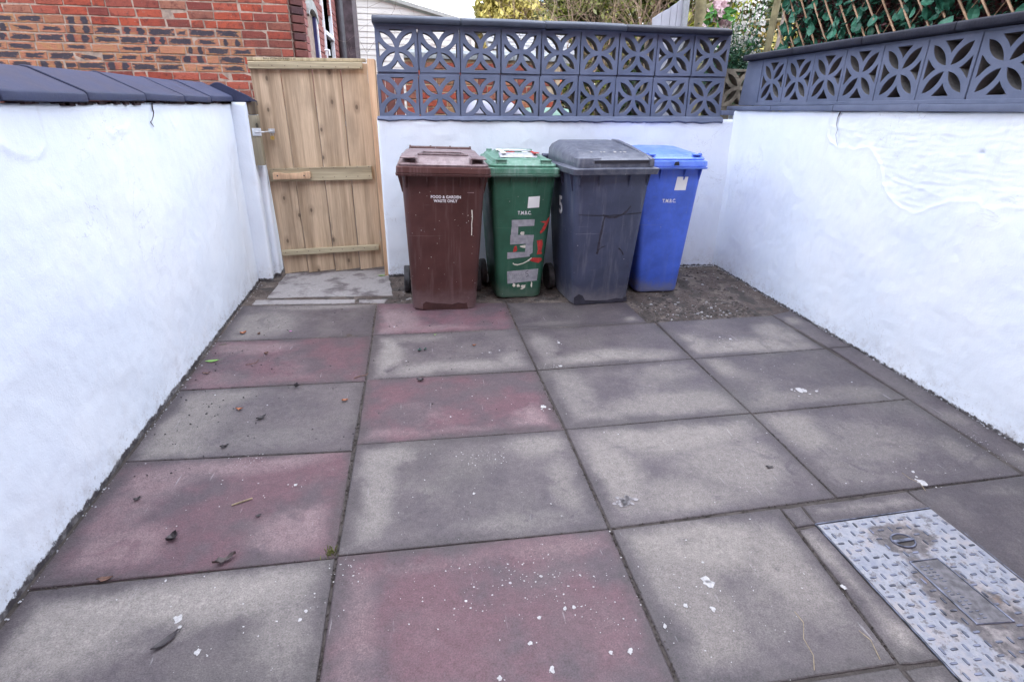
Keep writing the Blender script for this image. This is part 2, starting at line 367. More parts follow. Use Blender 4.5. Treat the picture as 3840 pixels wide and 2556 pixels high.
TAPE = NT('silver_tape'); _n = TAPE.noise(TAPE.co(), 30, 4)
TAPE = TAPE.done(TAPE.mix(TAPE.smooth(_n, .3, .7), (.30, .31, .35), (.44, .45, .49)), .38, TAPE.bump(_n, .5, .004), metal=.25)
RED_P = m_simple('red_spray_paint', (.42, .035, .03), .5, .3, 50, .1)
WHITE_P = m_simple('cream_paint', (.68, .67, .58), .6, .1, 40, .4)
INK_D = m_simple('dark_marker', (.02, .02, .03), .6, .1)
GALV = m_simple('galvanised_steel', (.62, .66, .70), .4, .15, 40, .2, metal=.35)
BRASS = m_simple('brass', (.60, .43, .13), .35, .2, 40, .1, metal=.9)

# ------------------------------------------------------------ ground and mud
g = MB(); xs = [-60, -20, -8, -4, -2, -1, 0, 1, 2, 3, 4, 6, 10, 25, 70]; ys = [-40, -20, -7, -4, -2, 0, 1, 2, 3, 6, 12, 25, 60, 120]
V = [(x, y, gz(x, y)-.0055) for y in ys for x in xs]; n = len(xs)
g.add(V, [(j*n+i, j*n+i+1, (j+1)*n+i+1, (j+1)*n+i) for j in range(len(ys)-1) for i in range(n-1)])
tag(g.build('ground', SOIL), kind='structure')

def grid_sheet(name, x0, x1, y0, y1, nx, ny, zf, mat, kind='structure'):
    V = []
    for j in range(ny+1):
        for i in range(nx+1):
            x, y = x0+(x1-x0)*i/nx, y0+(y1-y0)*j/ny; V.append((x, y, zf(x, y)))
    me = mesh(name, V, [(j*(nx+1)+i, j*(nx+1)+i+1, (j+1)*(nx+1)+i+1, (j+1)*(nx+1)+i) for j in range(ny) for i in range(nx)])
    return tag(link(name, me, mat, smooth=180), kind=kind)
grid_sheet('mud', -.96, 2.93, -.66, .86, 230, 90, lambda x, y: gz(x, y)-.0048+.004*noise.fractal(Vector((x*9, y*9, 1)), .9, 2, 4)+(.012 if y > .52 else 0)*0, MUD)

# ------------------------------------------------------------ patio
patio = bpy.data.objects.new('patio', None); C.objects.link(patio); tag(patio, kind='structure')
def slab(name, quad, mat, gap=.0008, th=.05, up=0.0, jit=.003, chip=.0):
    """quad: corners (x, y) anticlockwise"""
    P = [Vector((x, y)) for x, y in quad]; c = sum(P, Vector((0, 0)))/len(P); n = len(P)
    def inset(d):
        out = []
        for i in range(n):
            a, b, e = P[i-1], P[i], P[(i+1) % n]
            n1 = Vector((-(b-a).y, (b-a).x)).normalized(); n2 = Vector((-(e-b).y, (e-b).x)).normalized()
            m_ = (n1+n2); m_ = m_/max(.3, m_.dot(n1)); out.append(b+m_*d)
        return out
    def dense(Q, k=10, rag=0.0, sd_=0):
        out = []
        for i in range(n):
            a, b = Q[i], Q[(i+1) % n]
            for t in range(k):
                q = a.lerp(b, t/k); d = (c-q).normalized()
                q = q+d*rag*(.5+.5*noise.noise(Vector((q.x*14, q.y*14, sd_)))); out.append(q)
        return out
    tx, ty = R.uniform(-jit, jit), R.uniform(-jit, jit)
    def z(q, dz): return gz(q.x, q.y)+dz+up+tx*(q.x-c.x)*2+ty*(q.y-c.y)*2
    rag = .0035+chip
    rings = [[(q.x, q.y, z(q, -th)) for q in dense(inset(gap), rag=rag)], [(q.x, q.y, z(q, -.005)) for q in dense(inset(gap), rag=rag)],
             [(q.x, q.y, z(q, -.002)) for q in dense(inset(gap+.0015), rag=rag)], [(q.x, q.y, z(q, 0)) for q in dense(inset(gap+.005), rag=rag)]]
    m = MB(); m.loft(rings, cap0=False); return m.build(name, mat, patio, fix=False)

xl = -.917
rows1 = [((xl, .030), (-.003, -.047)), ((xl, -.577), (0, -.606)), ((xl, -1.175), (0, -1.204)), ((xl, -1.775), (-.012, -1.828)), ((xl, -2.423), (-.012, -2.431)), ((xl, -3.03), (-.008, -3.045)), ((xl, -3.64), (-.008, -3.65))]
rows2 = [((.001, -.043), (.912, -.138)), ((.003, -.593), (.912, -.628)), ((.003, -1.188), (.918, -1.207)), ((.001, -1.788), (.925, -1.801)), ((-.008, -2.424), (.925, -2.437)), ((-.006, -3.04), (.918, -3.04)), ((-.006, -3.65), (.918, -3.65))]
rows3 = [((.915, -.140), (1.785, -.24)), ((.915, -.628), (1.842, -.635)), ((.921, -1.205), (1.842, -1.189)), ((.928, -1.801), (1.850, -1.791)), ((.928, -2.435), (1.842, -2.408))]
rows4 = [((1.848, -.635), (2.708, -.618)), ((1.846, -1.189), (2.716, -1.163)), ((1.854, -1.791), (2.735, -1.773)), ((1.845, -2.408), (2.705, -2.392))]
B = {  # (column, row): (red?, pale blobs (u, v, ru, rv, strength), darkening, paleness)
 (1,0): (0, [(.22,.45,.28,.4,.75), (.6,.93,.5,.16,.9), (.1,.2,.2,.2,.6)], 0, .95), (1,1): (1, [(.22,.85,.3,.2,.8), (.12,.15,.2,.2,.5), (.55,.1,.3,.12,.3)], 0, .9),
 (1,2): (0, [(.12,.55,.25,.5,.8), (.22,.85,.25,.2,.7), (.1,.1,.3,.2,.75), (.62,.2,.3,.15,.3)], 0, .9), (1,3): (1, [(.55,.92,.45,.17,.9), (.2,.8,.18,.25,.7), (.84,.22,.2,.2,.8), (.22,.22,.18,.2,.75), (.12,.5,.14,.3,.5)], 0, .95),
 (1,4): (0, [(.55,.86,.5,.22,1), (.2,.72,.3,.3,.95), (.08,.5,.1,.5,.7), (.9,.6,.12,.3,.45)], .04, 1.05), (1,5): (0, [(.4,.5,.4,.3,.5)], 0, 1),
 (2,0): (1, [(.12,.35,.22,.5,.9), (.35,.12,.4,.15,.6)], -.25, .95), (2,1): (0, [(.08,.5,.13,.55,.85), (.5,.12,.5,.2,.75), (.9,.2,.15,.2,.6), (.3,.85,.3,.13,.4)], -.02, .95),
 (2,2): (1, [(.9,.18,.16,.2,.95), (.1,.08,.3,.14,.5), (.5,.05,.4,.1,.5)], 0, .95), (2,3): (0, [(.09,.5,.12,.5,.85), (.14,.85,.14,.15,.8), (.87,.85,.18,.2,.85), (.92,.4,.1,.3,.7), (.7,.12,.3,.1,.35)], 0, .95),
 (2,4): (1, [(.07,.5,.09,.5,.75), (.8,.92,.25,.12,.7), (.35,.9,.3,.1,.35)], -.02, .88), (2,5): (1, [(.1,.8,.1,.2,.4)], 0, 1),
 (3,0): (0, [(.93,.12,.1,.16,.8), (.3,.12,.3,.12,.2)], .12, .9), (3,1): (0, [(.5,.16,.5,.22,.85), (.1,.5,.12,.4,.5)], .05, .92), (3,2): (0, [(.65,.2,.4,.25,.8), (.12,.5,.14,.5,.6), (.8,.8,.2,.2,.4), (.2,.12,.2,.14,.6)], 0, .92),
 (3,3): (0, [(.5,.82,.5,.26,.95), (.12,.5,.16,.5,.9), (.7,.45,.3,.35,.75), (.35,.2,.4,.2,.6)], 0, 1), (3,4): (0, [(.4,.85,.5,.3,1), (.2,.5,.25,.5,.8), (.8,.6,.22,.4,.8), (.5,.35,.3,.2,.4)], .05, .95),
 (4,1): (0, [(.55,.18,.5,.25,.95), (.85,.5,.2,.3,.8), (.12,.3,.14,.3,.7)], .04, .97), (4,2): (0, [(.08,.8,.14,.22,.8), (.3,.12,.35,.18,.55), (.7,.15,.3,.15,.4)], .08, .85), (4,3): (0, [(.15,.72,.2,.3,.85), (.45,.5,.35,.3,.5), (.9,.3,.15,.2,.5), (.2,.2,.2,.2,.4)], .02, .9)}
for col, rows in ((1, rows1), (2, rows2), (3, rows3), (4, rows4)):
    for r in range(len(rows)-1):
        (a, b), (d, e) = rows[r], rows[r+1]
        if (col, r) == (3, 0): q = [d, (1.787, -.63), (1.785, -.235), a]
        else: q = [d, e, b, a]
        rr = r if col < 4 else r+1
        red, bl, dk, pl = B[(col, rr)]
        m = m_slab('%d%d' % (col, rr), red, q[0][0], q[1][0], min(q[0][1], q[1][1]), max(q[2][1], q[3][1]), bl, dk, pl)
        gp = .0007
        slab('paving_slab', q, m, gap=gp, up=R.uniform(-.0012, .0012))
m = m_slab('34', 0, .928, 1.588, -3.05, -2.43, B[(3,4)][1], .05, .97); slab('paving_slab', [(.924, -3.045), (1.54, -3.05), (1.588, -2.428), (.928, -2.441)], m)
m = m_slab('44', 0, 2.15, 2.70, -3.05, -2.40, [(.7,.9,.3,.06,.2)], .18, .8); slab('paving_slab', [(2.172, -3.30), (2.70, -3.30), (2.702, -2.397), (2.146, -2.412)], m)
m = m_slab('35', 0, .92, 1.55, -3.65, -3.06, [(.5,.5,.4,.3,.4)]); slab('paving_slab', [(.92, -3.65), (1.53, -3.65), (1.535, -3.055), (.922, -3.05)], m)
def m_conc(name, seedx, k=1.0, th=(.45, .6)):
    s = NT(name); p = s.pos(); v = s.map(p, loc=(seedx, 0, 0))
    c = s.mix(s.smooth(s.noise(v, 5, 6, .6), *th), (.12*k, .105*k, .11*k), (.27*k, .255*k, .255*k))
    c = s.mix(.5, c, s.ramp(s.noise(p, 60, 6, .75), [(.3, .3), (.7, .7)]), 'OVERLAY')
    c = s.mix(s.smooth(s.noise(p, 130, 2), .68, .72, 0, .7), c, (.6, .6, .62))
    return s.done(c, .8, s.bump(s.noise(p, 90, 6, .7), .5, .005), spec=.3)
CONC, CONC2 = m_conc('trowelled_concrete', 0), m_conc('old_threshold_concrete', 4, 1.0, (.36, .52))
def m_frame_strip(name, x0, x1, y0, y1):
    return m_slab(name, 0, x0, x1, y0, y1, [(.5, .5, .55, .45, 1), (.6, .2, .5, .3, 1), (.4, .8, .5, .3, 1)], -.05, 1.0)
def strip(q, m, **k): return slab('concrete_strip', q, m, **k)
strip([(2.742, -1.16), (2.893, -1.16), (2.893, -.55), (2.712, -.60)], m_slab('s1', 0, 2.70, 2.90, -1.16, -.58, [(.45,.75,.4,.12,.9)], .02, .95), chip=.004)
strip([(2.712, -3.30), (2.893, -3.30), (2.893, -1.165), (2.742, -1.165)], m_slab('s2', 0, 2.70, 2.90, -3.3, -1.16, [(.5,.62,.5,.03,.5), (.5,.45,.4,.04,.7)], .02, .9), chip=.004)
strip([(1.589, -2.534), (1.668, -2.528), (1.676, -2.428), (1.590, -2.428)], m_frame_strip('f1', 1.588, 1.69, -2.54, -2.42), chip=.004)
strip([(1.670, -2.528), (2.158, -2.512), (2.144, -2.413), (1.678, -2.428)], m_frame_strip('f2', 1.66, 2.17, -2.525, -2.405), chip=.004)
strip([(1.543, -3.058), (1.664, -3.062), (1.664, -2.530), (1.590, -2.536)], m_frame_strip('f3', 1.55, 1.675, -3.06, -2.53), chip=.006)
strip([(1.53, -3.5), (1.664, -3.5), (1.664, -3.064), (1.542, -3.060)], m_frame_strip('f4', 1.53, 1.66, -3.3, -3.06), chip=.006)
slab('threshold_slab', [(-.80, .170), (.118, .115), (.060, .80), (-.775, .772)], CONC2, chip=.022)
slab('threshold_slab', [(-.868, .048), (-.150, -.008), (-.152, .070), (-.865, .150)], CONC2, chip=.006)
slab('threshold_slab', [(-.132, -.012), (.057, -.033), (.078, .052), (-.136, .062)], CONC2, chip=.006)

# ------------------------------------------------------------ plastered walls
def seg_dist(px, py, a, b):
    ax, ay = a; bx, by = b; dx, dy = bx-ax, by-ay; t = max(0, min(1, ((px-ax)*dx+(py-ay)*dy)/(dx*dx+dy*dy))); return math.hypot(px-ax-t*dx, py-ay-t*dy)
def poly_dist(px, py, P): return min(seg_dist(px, py, P[i], P[i+1]) for i in range(len(P)-1))
def plaster(name, org, ud, nd, ln, zb, ztop, nu, nv, disp, parent):
    """front skin of a rendered wall: org + u*ud, pushed along nd; edges fold back"""
    org, ud, nd = Vector(org), Vector(ud), Vector(nd); V = []
    for j in range(-1, nv+2):
        for i in range(-1, nu+2):
            uu = min(max(i/nu, 0), 1)*ln; t = min(max(j/nv, 0), 1)
            zt = ztop(uu)
            z = zb+(zt-zb)*t; edge = i < 0 or j < 0 or i > nu or j > nv
            p = org+ud*uu; d = -.05 if edge else disp(uu, z)
            re = min(uu, ln-uu, zt-z); d -= max(0, .012-re)**1.0*.6 if not edge else 0
            V.append((p.x+nd.x*d, p.y+nd.y*d, z))
    w = nu+3
    F = [(j*w+i, j*w+i+1, (j+1)*w+i+1, (j+1)*w+i) for j in range(nv+2) for i in range(nu+2)]
    return link(name, mesh(name, V, F), WHITE, parent, smooth=180)
def und(x, z, s): return .006*noise.fractal(Vector((x*2.2, z*2.2, s)), .8, 2, 4)+.0012*noise.noise(Vector((x*22, z*22, s)))

# left wall
wl = thing('garden_wall', 'white rendered side wall on the left under dark pitched coping stones', 'wall')
zl = lambda y: 1.283+.0098*(y+1.8)
loc_ridge = [(-1.898, 1.169), (-1.851, 1.141), (-1.792, 1.127), (-1.74, 1.118), (-1.708, 1.131), (-1.68, 1.15)]
loc_crack = [(-.734, 1.30), (-.75, 1.25), (-.80, 1.209), (-.774, 1.18)]
more_r = [(-1.25, 1.19), (-1.18, 1.16), (-1.14, 1.185), (-1.06, 1.18), (-1.02, 1.2)]
more_r2 = [(-.55, 1.22), (-.50, 1.17), (-.47, 1.18), (-.45, 1.2)]
def dl(u, z):
    y = -4.3+u; d = und(y, z, 3)
    if z > 1.05 and y > -2.1:
        for P in (loc_ridge, more_r, more_r2): d += .004*math.exp(-(poly_dist(y, z, P)/.008)**2)
        d -= .008*math.exp(-(poly_dist(y, z, loc_crack)/.006)**2)
    d += .006*math.exp(-((y-.35)/.02)**2)
    return d
plaster('wall_face', (-.930, -4.3, 0), (0, 1, 0), (1, 0, 0), 4.87, -.20, lambda u: zl(-4.3+u), 420, 110, dl, wl)
b = MB(); b.box((-1.17, -4.3, -.3), (-.962, .566, 1.255)); b.build('wall_core', MORTAR, wl)
CRK = m_simple('crack_shadow_dirt', (.10, .085, .09), .9, .4)
b = MB(); b.tube([(-.9275, y, z) for y, z in ((-.734, 1.292), (-.742, 1.268), (-.738, 1.25), (-.752, 1.232), (-.775, 1.215), (-.796, 1.207), (-.782, 1.196), (-.770, 1.184))], [.004, .003, .0026, .0024, .002, .003, .002, .001], 5); b.build('crack', CRK, wl)
# stepped wall end by the gate
plaster('wall_return', (-1.0, .575, 0), (1, 0, 0), (0, -1, 0), .170, -.1, lambda u: 1.31, 14, 90, lambda u, z: und(u, z, 8)*.7, wl)
plaster('wall_return', (-1.0, .700, 0), (1, 0, 0), (0, -1, 0), .205, -.1, lambda u: .90, 14, 60, lambda u, z: und(u, z, 9)*.7, wl)
b = MB(); b.box((-1.17, .622, -.3), (-.838, .69, 1.30)); b.box((-1.17, .742, -.3), (-.80, .85, 1.30)); b.build('wall_core', WHITE, wl)
def coping_stone(y0, y1, lift=0.0, tilt=0.0, sh=0.0, parent=wl, name='coping_stone'):
    # pitched profile in (x, z), stepping along y
    zt = zl((y0+y1)/2)+.004+lift
    prof = [(-.905, 0), (-.905, .030), (-.915, .037), (-1.085, .118), (-1.105, .121), (-1.125, .118), (-1.24, .06), (-1.24, .0)]
    n_ = 6; rings = []
    for k in range(n_+1):
        t = k/n_; y = y0+(y1-y0)*t
        rings.append([(x+sh+.0025*noise.noise(Vector((y*9, i, 4))), y, zt+z+tilt*(t-.5)+.003*noise.noise(Vector((y*7, i*3, 1)))) for i, (x, z) in enumerate(prof)])
    m = MB(); m.loft(rings); return m.build(name, COPE_L, parent, bevel=.003, seg=1)
COPE_L = m_grey_paint('blue_slate_coping_paint', (.028, .034, .070), (.038, .046, .092), .5, .35)
js = [-3.85, -3.35, -2.86, -2.37, -1.87, -1.365, -.845, -.35, .10, .575]
for i in range(len(js)-1):
    coping_stone(js[i]+.004, js[i+1]-.004, R.uniform(-.003, .004), R.uniform(-.006, .006))
coping_stone(.582, .80, -.012, -.03, .11)
b = MB()
for k in range(60):
    y = R.uniform(-1.8, .55); w = R.uniform(.02, .09); b.box((-.98, y, zl(y)-R.uniform(.001, .010)), (-.9225, y+w, zl(y)+.006))
b.build('mortar_bed', m_simple('exposed_dark_bedding', (.05, .03, .035), .9, .4), wl)

# back wall with screen blocks
wb = thing('garden_wall', 'low white back wall behind the bins, topped by two rows of grey screen blocks', 'wall')
bt = .008; s_ = .2997; bx0, bz0 = .0837, 1.2093+.002
ztb = lambda u: 1.212+.006*u+.004*sin(u*7)
plaster('wall_face', (.062, .578, 0), (1, 0, 0), (0, -1, 0), 2.86, -.06, ztb, 260, 100, lambda u, z: und(u, z, 5)+(.004*math.exp(-(poly_dist(u, z, [(.22, 1.21), (.27, 1.185), (.35, 1.175), (.43, 1.18), (.47, 1.21)])/.008)**2) if z > 1.1 and u < .6 else 0), wb)
b = MB(); b.box((.066, .612, -.3), (2.93, .80, 1.195)); b.build('wall_core', WHITE, wb)
# side face beside the gate post
plaster('wall_return', (.064, .82, 0), (0, -1, 0), (-1, 0, 0), .21, -.05, lambda u: 1.19, 12, 50, lambda u, z: und(u, z, 6)*.3, wb)

def block_mesh(seed=0, size=.292, depth=.088):
    h = size/2; hi = h-.020; Rr = hi+.002; w = .031; r1, r2 = Rr-w/2, Rr+w/2
    mids = [(0, hi), (hi, 0), (0, -hi), (-hi, 0)]
    def dd(x, y, i): return math.hypot(x-mids[i][0], y-mids[i][1])
    def lens(i, x, y): return dd(x, y, i) < r1 and dd(x, y, (i+1) % 4) < r1 and max(abs(x), abs(y)) < hi
    def tri(i, x, y): return dd(x, y, i) < r1+9 and dd(x, y, (i+1) % 4) > r2 and dd(x, y, (i-1) % 4) > r2 and max(abs(x), abs(y)) < hi and (x*mids[i][0]+y*mids[i][1]) > 0
    def trace(fn, c, n):
        P = []
        for k in range(n):
            a = 2*pi*k/n; lo, hi_ = 0, .2
            st = 0
            while st < .2 and fn(c[0]+cos(a)*st, c[1]+sin(a)*st): st += .002
            lo, hi_ = st-.002, st
            for _ in range(9):
                m_ = (lo+hi_)/2
                if fn(c[0]+cos(a)*m_, c[1]+sin(a)*m_): lo = m_
                else: hi_ = m_
            P.append((c[0]+cos(a)*lo, c[1]+sin(a)*lo))
        return P
    holes = []
    for i in range(4):
        mx_, my_ = mids[i]; nx_, ny_ = mids[(i+1) % 4]
        holes.append(trace(lambda x, y: lens(i, x, y), ((mx_+nx_)*.5, (my_+ny_)*.5), 32))
        holes.append(trace(lambda x, y: tri(i, x, y), (mx_*.78, my_*.78), 36))
    cu = bpy.data.curves.new('screen_block', 'CURVE'); cu.dimensions = '2D'; cu.fill_mode = 'BOTH'; cu.extrude = depth/2-.002; cu.bevel_depth = .002; cu.bevel_resolution = 0; cu.offset = -.002
    rr_ = R
    outer = []
    for (cx, cy, a0) in ((h-.006, -h+.006, -90), (h-.006, h-.006, 0), (-h+.006, h-.006, 90), (-h+.006, -h+.006, 180)):
        for k in range(3): a = radians(a0+45*k); outer.append((cx+.006*cos(a), cy+.006*sin(a)))
    for P in [outer]+holes:
        sp = cu.splines.new('POLY'); sp.points.add(len(P)-1); sp.use_cyclic_u = True
        for k, (x, y) in enumerate(P): sp.points[k].co = (x, y, 0, 1)
    o = bpy.data.objects.new('t', cu); C.objects.link(o)
    me = bpy.data.meshes.new_from_object(o.evaluated_get(bpy.context.evaluated_depsgraph_get())); bpy.data.objects.remove(o)
    # slight casting irregularity
    for v in me.vertices:
        n_ = noise.noise_vector(v.co*14+Vector((seed*7, 0, 0)))*.0016; v.co += n_
    me.name = 'screen_block'; me.materials.clear(); me.materials.append(BLOCK); me.materials.append(REVEAL)
    for f in me.polygons: f.material_index = 1 if abs(f.normal.z) < .4 and max(abs(f.center.x), abs(f.center.y)) < h-.008 else 0
    return me
BM = [block_mesh(i) for i in range(3)]
for me in BM: me.shade_smooth(); me.set_sharp_from_angle(angle=radians(30))
def place_block(x, y, z, rz, parent, k, tilt=0, name='screen_block'):
    o = bpy.data.objects.new(name, BM[k % 3]); C.objects.link(o); o.parent = parent
    o.matrix_local = Matrix.Translation((x, y, z)) @ Matrix.Rotation(rz, 4, 'Z') @ Matrix.Rotation(tilt, 4, 'Y') @ Matrix.Rotation(pi/2, 4, 'X')
    return o
for r in range(2):
    for i in range(9):
        u = (i+.5)*s_; place_block(bx0+u-(.006 if r == 0 else 0), .61+.044+R.uniform(-.004, .004), bz0+bt*u+(r+.5)*s_+(.006 if r else 0), 0, wb, i+r, R.uniform(-.012, .012)-bt)
b = MB()   # painted mortar: bed joints and perpends
for i in range(9):
    u = i*s_; z0 = bz0+bt*u
    for r in range(2):
        if R.random() < .45 and i: b.box((bx0+u-.008, .622, z0+r*s_+.03), (bx0+u+.008, .69, z0+(r+1)*s_-.03))
        b.box((bx0+u+.004, .618+R.uniform(0, .004), z0+r*s_-.008), (bx0+u+s_-.004, .695, z0+r*s_+.010))
    if i != 4: b.box((bx0+u-.001, .614, z0+2*s_-.004), (bx0+u+s_+.001, .69, 1.835))
    else: b.box((bx0+u+.16, .614, z0+2*s_-.004), (bx0+u+s_+.001, .69, 1.835)); b.box((bx0+u-.001, .614, z0+2*s_-.004), (bx0+u+.03, .69, 1.835))
b.build('mortar_joint', BLOCK, wb, bevel=.002, seg=1)
# painted skirt below the blocks with a ragged lower edge
V = []; F = []; N_ = 140
for i in range(N_+1):
    u = i/N_*2.715; x = .066+u; zt = bz0+bt*u+.012; zlow = bz0-.012+.004*u/2.7+.010*noise.noise(Vector((x*9, 0, 0)))+.005*noise.noise(Vector((x*31, 0, 3)))
    V += [(x, .612, zt+.006), (x, .570+.003*noise.noise(Vector((x*5, 2, 0))), zt-.004), (x, .562+.003*noise.noise(Vector((x*8, 5, 0))), zlow+.008), (x, .578, zlow-.004)]
F = [(4*i+k, 4*i+4+k, 4*i+5+k, 4*i+1+k) for i in range(N_) for k in range(3)]
link('mortar_skirt', mesh('mortar_skirt', V, F), BLOCK, wb, smooth=50)
cops = [(.075, .686, .0), (.692, 1.300, .001), (1.306, 1.918, .002), (1.922, 2.758, .0)]
for i, (a, c_, dz) in enumerate(cops):
    m = MB(); n_ = 10; rings = []
    for k in range(n_+1):
        x = a+(c_-a)*k/n_; w = lambda q: .002*noise.noise(Vector((x*8, q, i)))
        z = 1.826+dz+(.003 if i < 3 else .0)*sin(k*.3)
        rings.append([(x, .566+w(1), z+w(2)), (x, .562+w(3), z+.030), (x, .570, z+.037), (x, .655, z+.060), (x, .745, z+.037), (x, .745, z)])
    m.loft(rings); m.build('coping_slab', COPE_B if i < 3 else COPE, wb, bevel=.003, seg=1, smooth=45)
# corner ledge joining the two walls
b = MB(); b.box((2.775, .585, 1.262), (3.14, .76, 1.297)); b.build('corner_ledge', BLOCK, wb, bevel=.004)

# right wall
wr = thing('garden_wall', 'white rendered side wall on the right with one row of grey screen blocks on top', 'wall')
patch = [(-.53, 1.29), (-.515, 1.223), (-.54, 1.15), (-.58, 1.115), (-.665, 1.092), (-.72, 1.098), (-.796, 1.085), (-.85, 1.100), (-.913, 1.104), (-.96, 1.07), (-1.02, 1.02), (-1.048, .97), (-1.065, .927), (-1.10, .89), (-1.158, .85), (-1.24, .815), (-1.325, .801), (-1.38, .82), (-1.419, .844), (-1.528, .894), (-1.60, .90), (-1.66, .912), (-1.691, .887), (-1.754, .889), (-1.80, .91), (-1.876, .912), (-2.0, .92), (-2.3, .90)]
crack_r = [(-.62, 1.29), (-.60, 1.22), (-.625, 1.16), (-.64, 1.11)]
def inpoly(px, py, P):
    c_ = False
    for i in range(len(P)):
        (x1, y1), (x2, y2) = P[i], P[i-1]
        if (y1 > py) != (y2 > py) and px < (x2-x1)*(py-y1)/(y2-y1)+x1: c_ = not c_
    return c_
ppoly = patch+[(-2.3, 1.35), (-.53, 1.35)]
def dr(u, z):
    y = .60-u; d = und(y, z, 11)
    if z > .75 and y < -.45 and y > -2.3:
        dd_ = poly_dist(y, z, patch); ins = inpoly(y, z, ppoly)
        d += .0022*math.exp(-(dd_/.006)**2)*(.5+.9*noise.noise(Vector((y*9, z*9, 2))))
        if ins:
            d += -.003*min(1, dd_/.02)+0.0011*sin(z*170+5*noise.noise(Vector((y*4, z*3, 0))))*max(0, noise.noise(Vector((y*4.5, z*9, 9)))-.05)+.0016*noise.noise(Vector((y*16, z*60, 5)))+.0045*max(0, noise.noise(Vector((y*11, z*17, 7)))-.15)
        if z > 1.08: d -= .007*math.exp(-(poly_dist(y, z, crack_r)/.006)**2)
    hd = math.hypot(y+1.60, z-1.12); d -= .012*math.exp(-(hd/.010)**2)
    d += .02*math.exp(-((y-.60)/.05)**2)   # rounded render in the corner
    return d
plaster('wall_face', (2.90, .60, 0), (0, -1, 0), (-1, 0, 0), 4.9, -.25, lambda u: 1.296+.003*sin(u*9), 820, 250, dr, wr)
b = MB(); b.tube([(2.8975, y, z) for y, z in ((-.615, 1.292), (-.60, 1.26), (-.605, 1.22), (-.622, 1.19), (-.618, 1.16), (-.64, 1.12), (-.655, 1.10))], [.004, .002, .0018, .0014, .001, .001, .001], 5); b.build('crack', CRK, wr)
b = MB(); b.box((2.932, -4.3, -.4), (3.13, .76, 1.27)); b.build('wall_core', WHITE, wr)
lj = [.72, .10, -.56, -1.20, -1.86, -2.5, -3.1, -3.7, -4.3]
for i in range(len(lj)-1):
    m = MB(); m.box((2.878+R.uniform(-.002, .003), lj[i+1]+.003, 1.297), (3.12, lj[i]-.002, 1.332+R.uniform(-.002, .002))); m.build('ledge_slab', BLOCK, wr, bevel=.006, seg=2)
ys_b = [.105-s_*i for i in range(15)]
place = 0
for i in range(14):
    yc = .385-.2965*(i+.5)-.0; 
    place_block(2.945+.044+R.uniform(-.003, .003), yc, 1.350+s_/2-.004, -pi/2, wr, i+1, R.uniform(-.01, .01))
m = MB(); m.loft([[(2.942, .392, 1.335), (3.03, .392, 1.335), (3.03, .655, 1.335), (2.942, .655, 1.335)], [(2.942, .392, 1.652), (3.03, .392, 1.652), (3.03, .600, 1.652), (2.942, .600, 1.652)]]); m.build('end_pillar', BLOCK, wr, bevel=.006)
b = MB(); b.box((2.935, -3.7, 1.333), (3.03, .40, 1.353))
b.box((2.948, -3.7, 1.634), (3.03, .60, 1.652))
for i in range(14):
    if i % 2 == 0 or R.random() < .3: y = .385-.2965*i; b.box((2.950, y-.006, 1.36), (3.02, y+.006, 1.63))
b.build('mortar_joint', BLOCK, wr, bevel=.002, seg=1)
b = MB(); b.box((3.034, -3.7, 1.34), (3.06, .38, 1.64)); b.build('backing_board', m_simple('dark_backing', (.16, .15, .145), .8, .3), wr)
cj = [.590, -.03, -.675, -1.285, -1.92, -2.5, -3.1, -3.7]
for i in range(len(cj)-1):
    m = MB(); n_ = 8; rings = []
    for k in range(n_+1):
        y = cj[i]-.003+(cj[i+1]+.003-cj[i]+.003)*k/n_; w = lambda q: .002*noise.noise(Vector((y*8, q, i+9)))
        z = 1.655+w(0)
        rings.append([(2.888+w(1), y, z), (2.885+w(2), y, z+.033), (2.893, y, z+.040), (2.99, y, z+.052), (3.10, y, z+.04), (3.10, y, z)])
    m.loft(rings); m.build('coping_slab', COPE, wr, bevel=.003, seg=1, smooth=45)

# ------------------------------------------------------------ gate
gate = thing('wooden_gate', 'tall wooden board gate with three rails between the white walls', 'gate')
GY = .77
def board_poly(x0b, x1b, x0t, x1t, zb, zt, y0, y1, name, mat, bev=.003):
    m = MB(); m.prism([(x0b, y0, zb), (x1b, y0, zb+.02), (x1t, y0, zt), (x0t, y0, zt)], (0, y1-y0, 0))
    me = m.me(name, bev, 1); c_ = sum((v.co for v in me.vertices), Vector())/len(me.vertices)
    me.transform(Matrix.Translation(-c_)); o = link(name, me, mat, gate, smooth=35); o.location = c_; return o
xb = [-.776, -.583, -.372, -.178, .026]; xt = [-.817, -.600, -.378, -.176, .013]
xb = [-.776, -.59, -.375, -.175, .026]; xt = [-.817, -.607, -.385, -.185, .013]
for i in range(4):
    g_ = .0025
    board_poly(xb[i]+g_, xb[i+1]-g_, xt[i]+g_, xt[i+1]-g_, .030+.006*i-.012, 1.585, GY+R.uniform(-.001, .003), GY+.022, 'board', GATE_W)
def rail(x0, x1, zl0, zl1, zr0, zr1, name='rail', d=.032, mat=RAIL_W):
    m = MB(); m.prism([(x0, GY-d, zl0), (x1, GY-d, zr0), (x1, GY-d, zr1), (x0, GY-d, zl1)], (0, d-.001, 0))
    me = m.me(name, .003, 1); c_ = sum((v.co for v in me.vertices), Vector())/len(me.vertices)
    me.transform(Matrix.Translation(-c_)); me.transform(Matrix.Rotation(pi/2, 4, 'Y')); o = link(name, me, mat, gate, smooth=35); o.location = c_; o.rotation_euler = (0, -pi/2, 0); return o
rail(-.815, -.022, 1.530, 1.578, 1.545, 1.590); rail(-.772, -.014, .752, .846, .764, .866); rail(-.770, -.006, .174, .219, .203, .247)
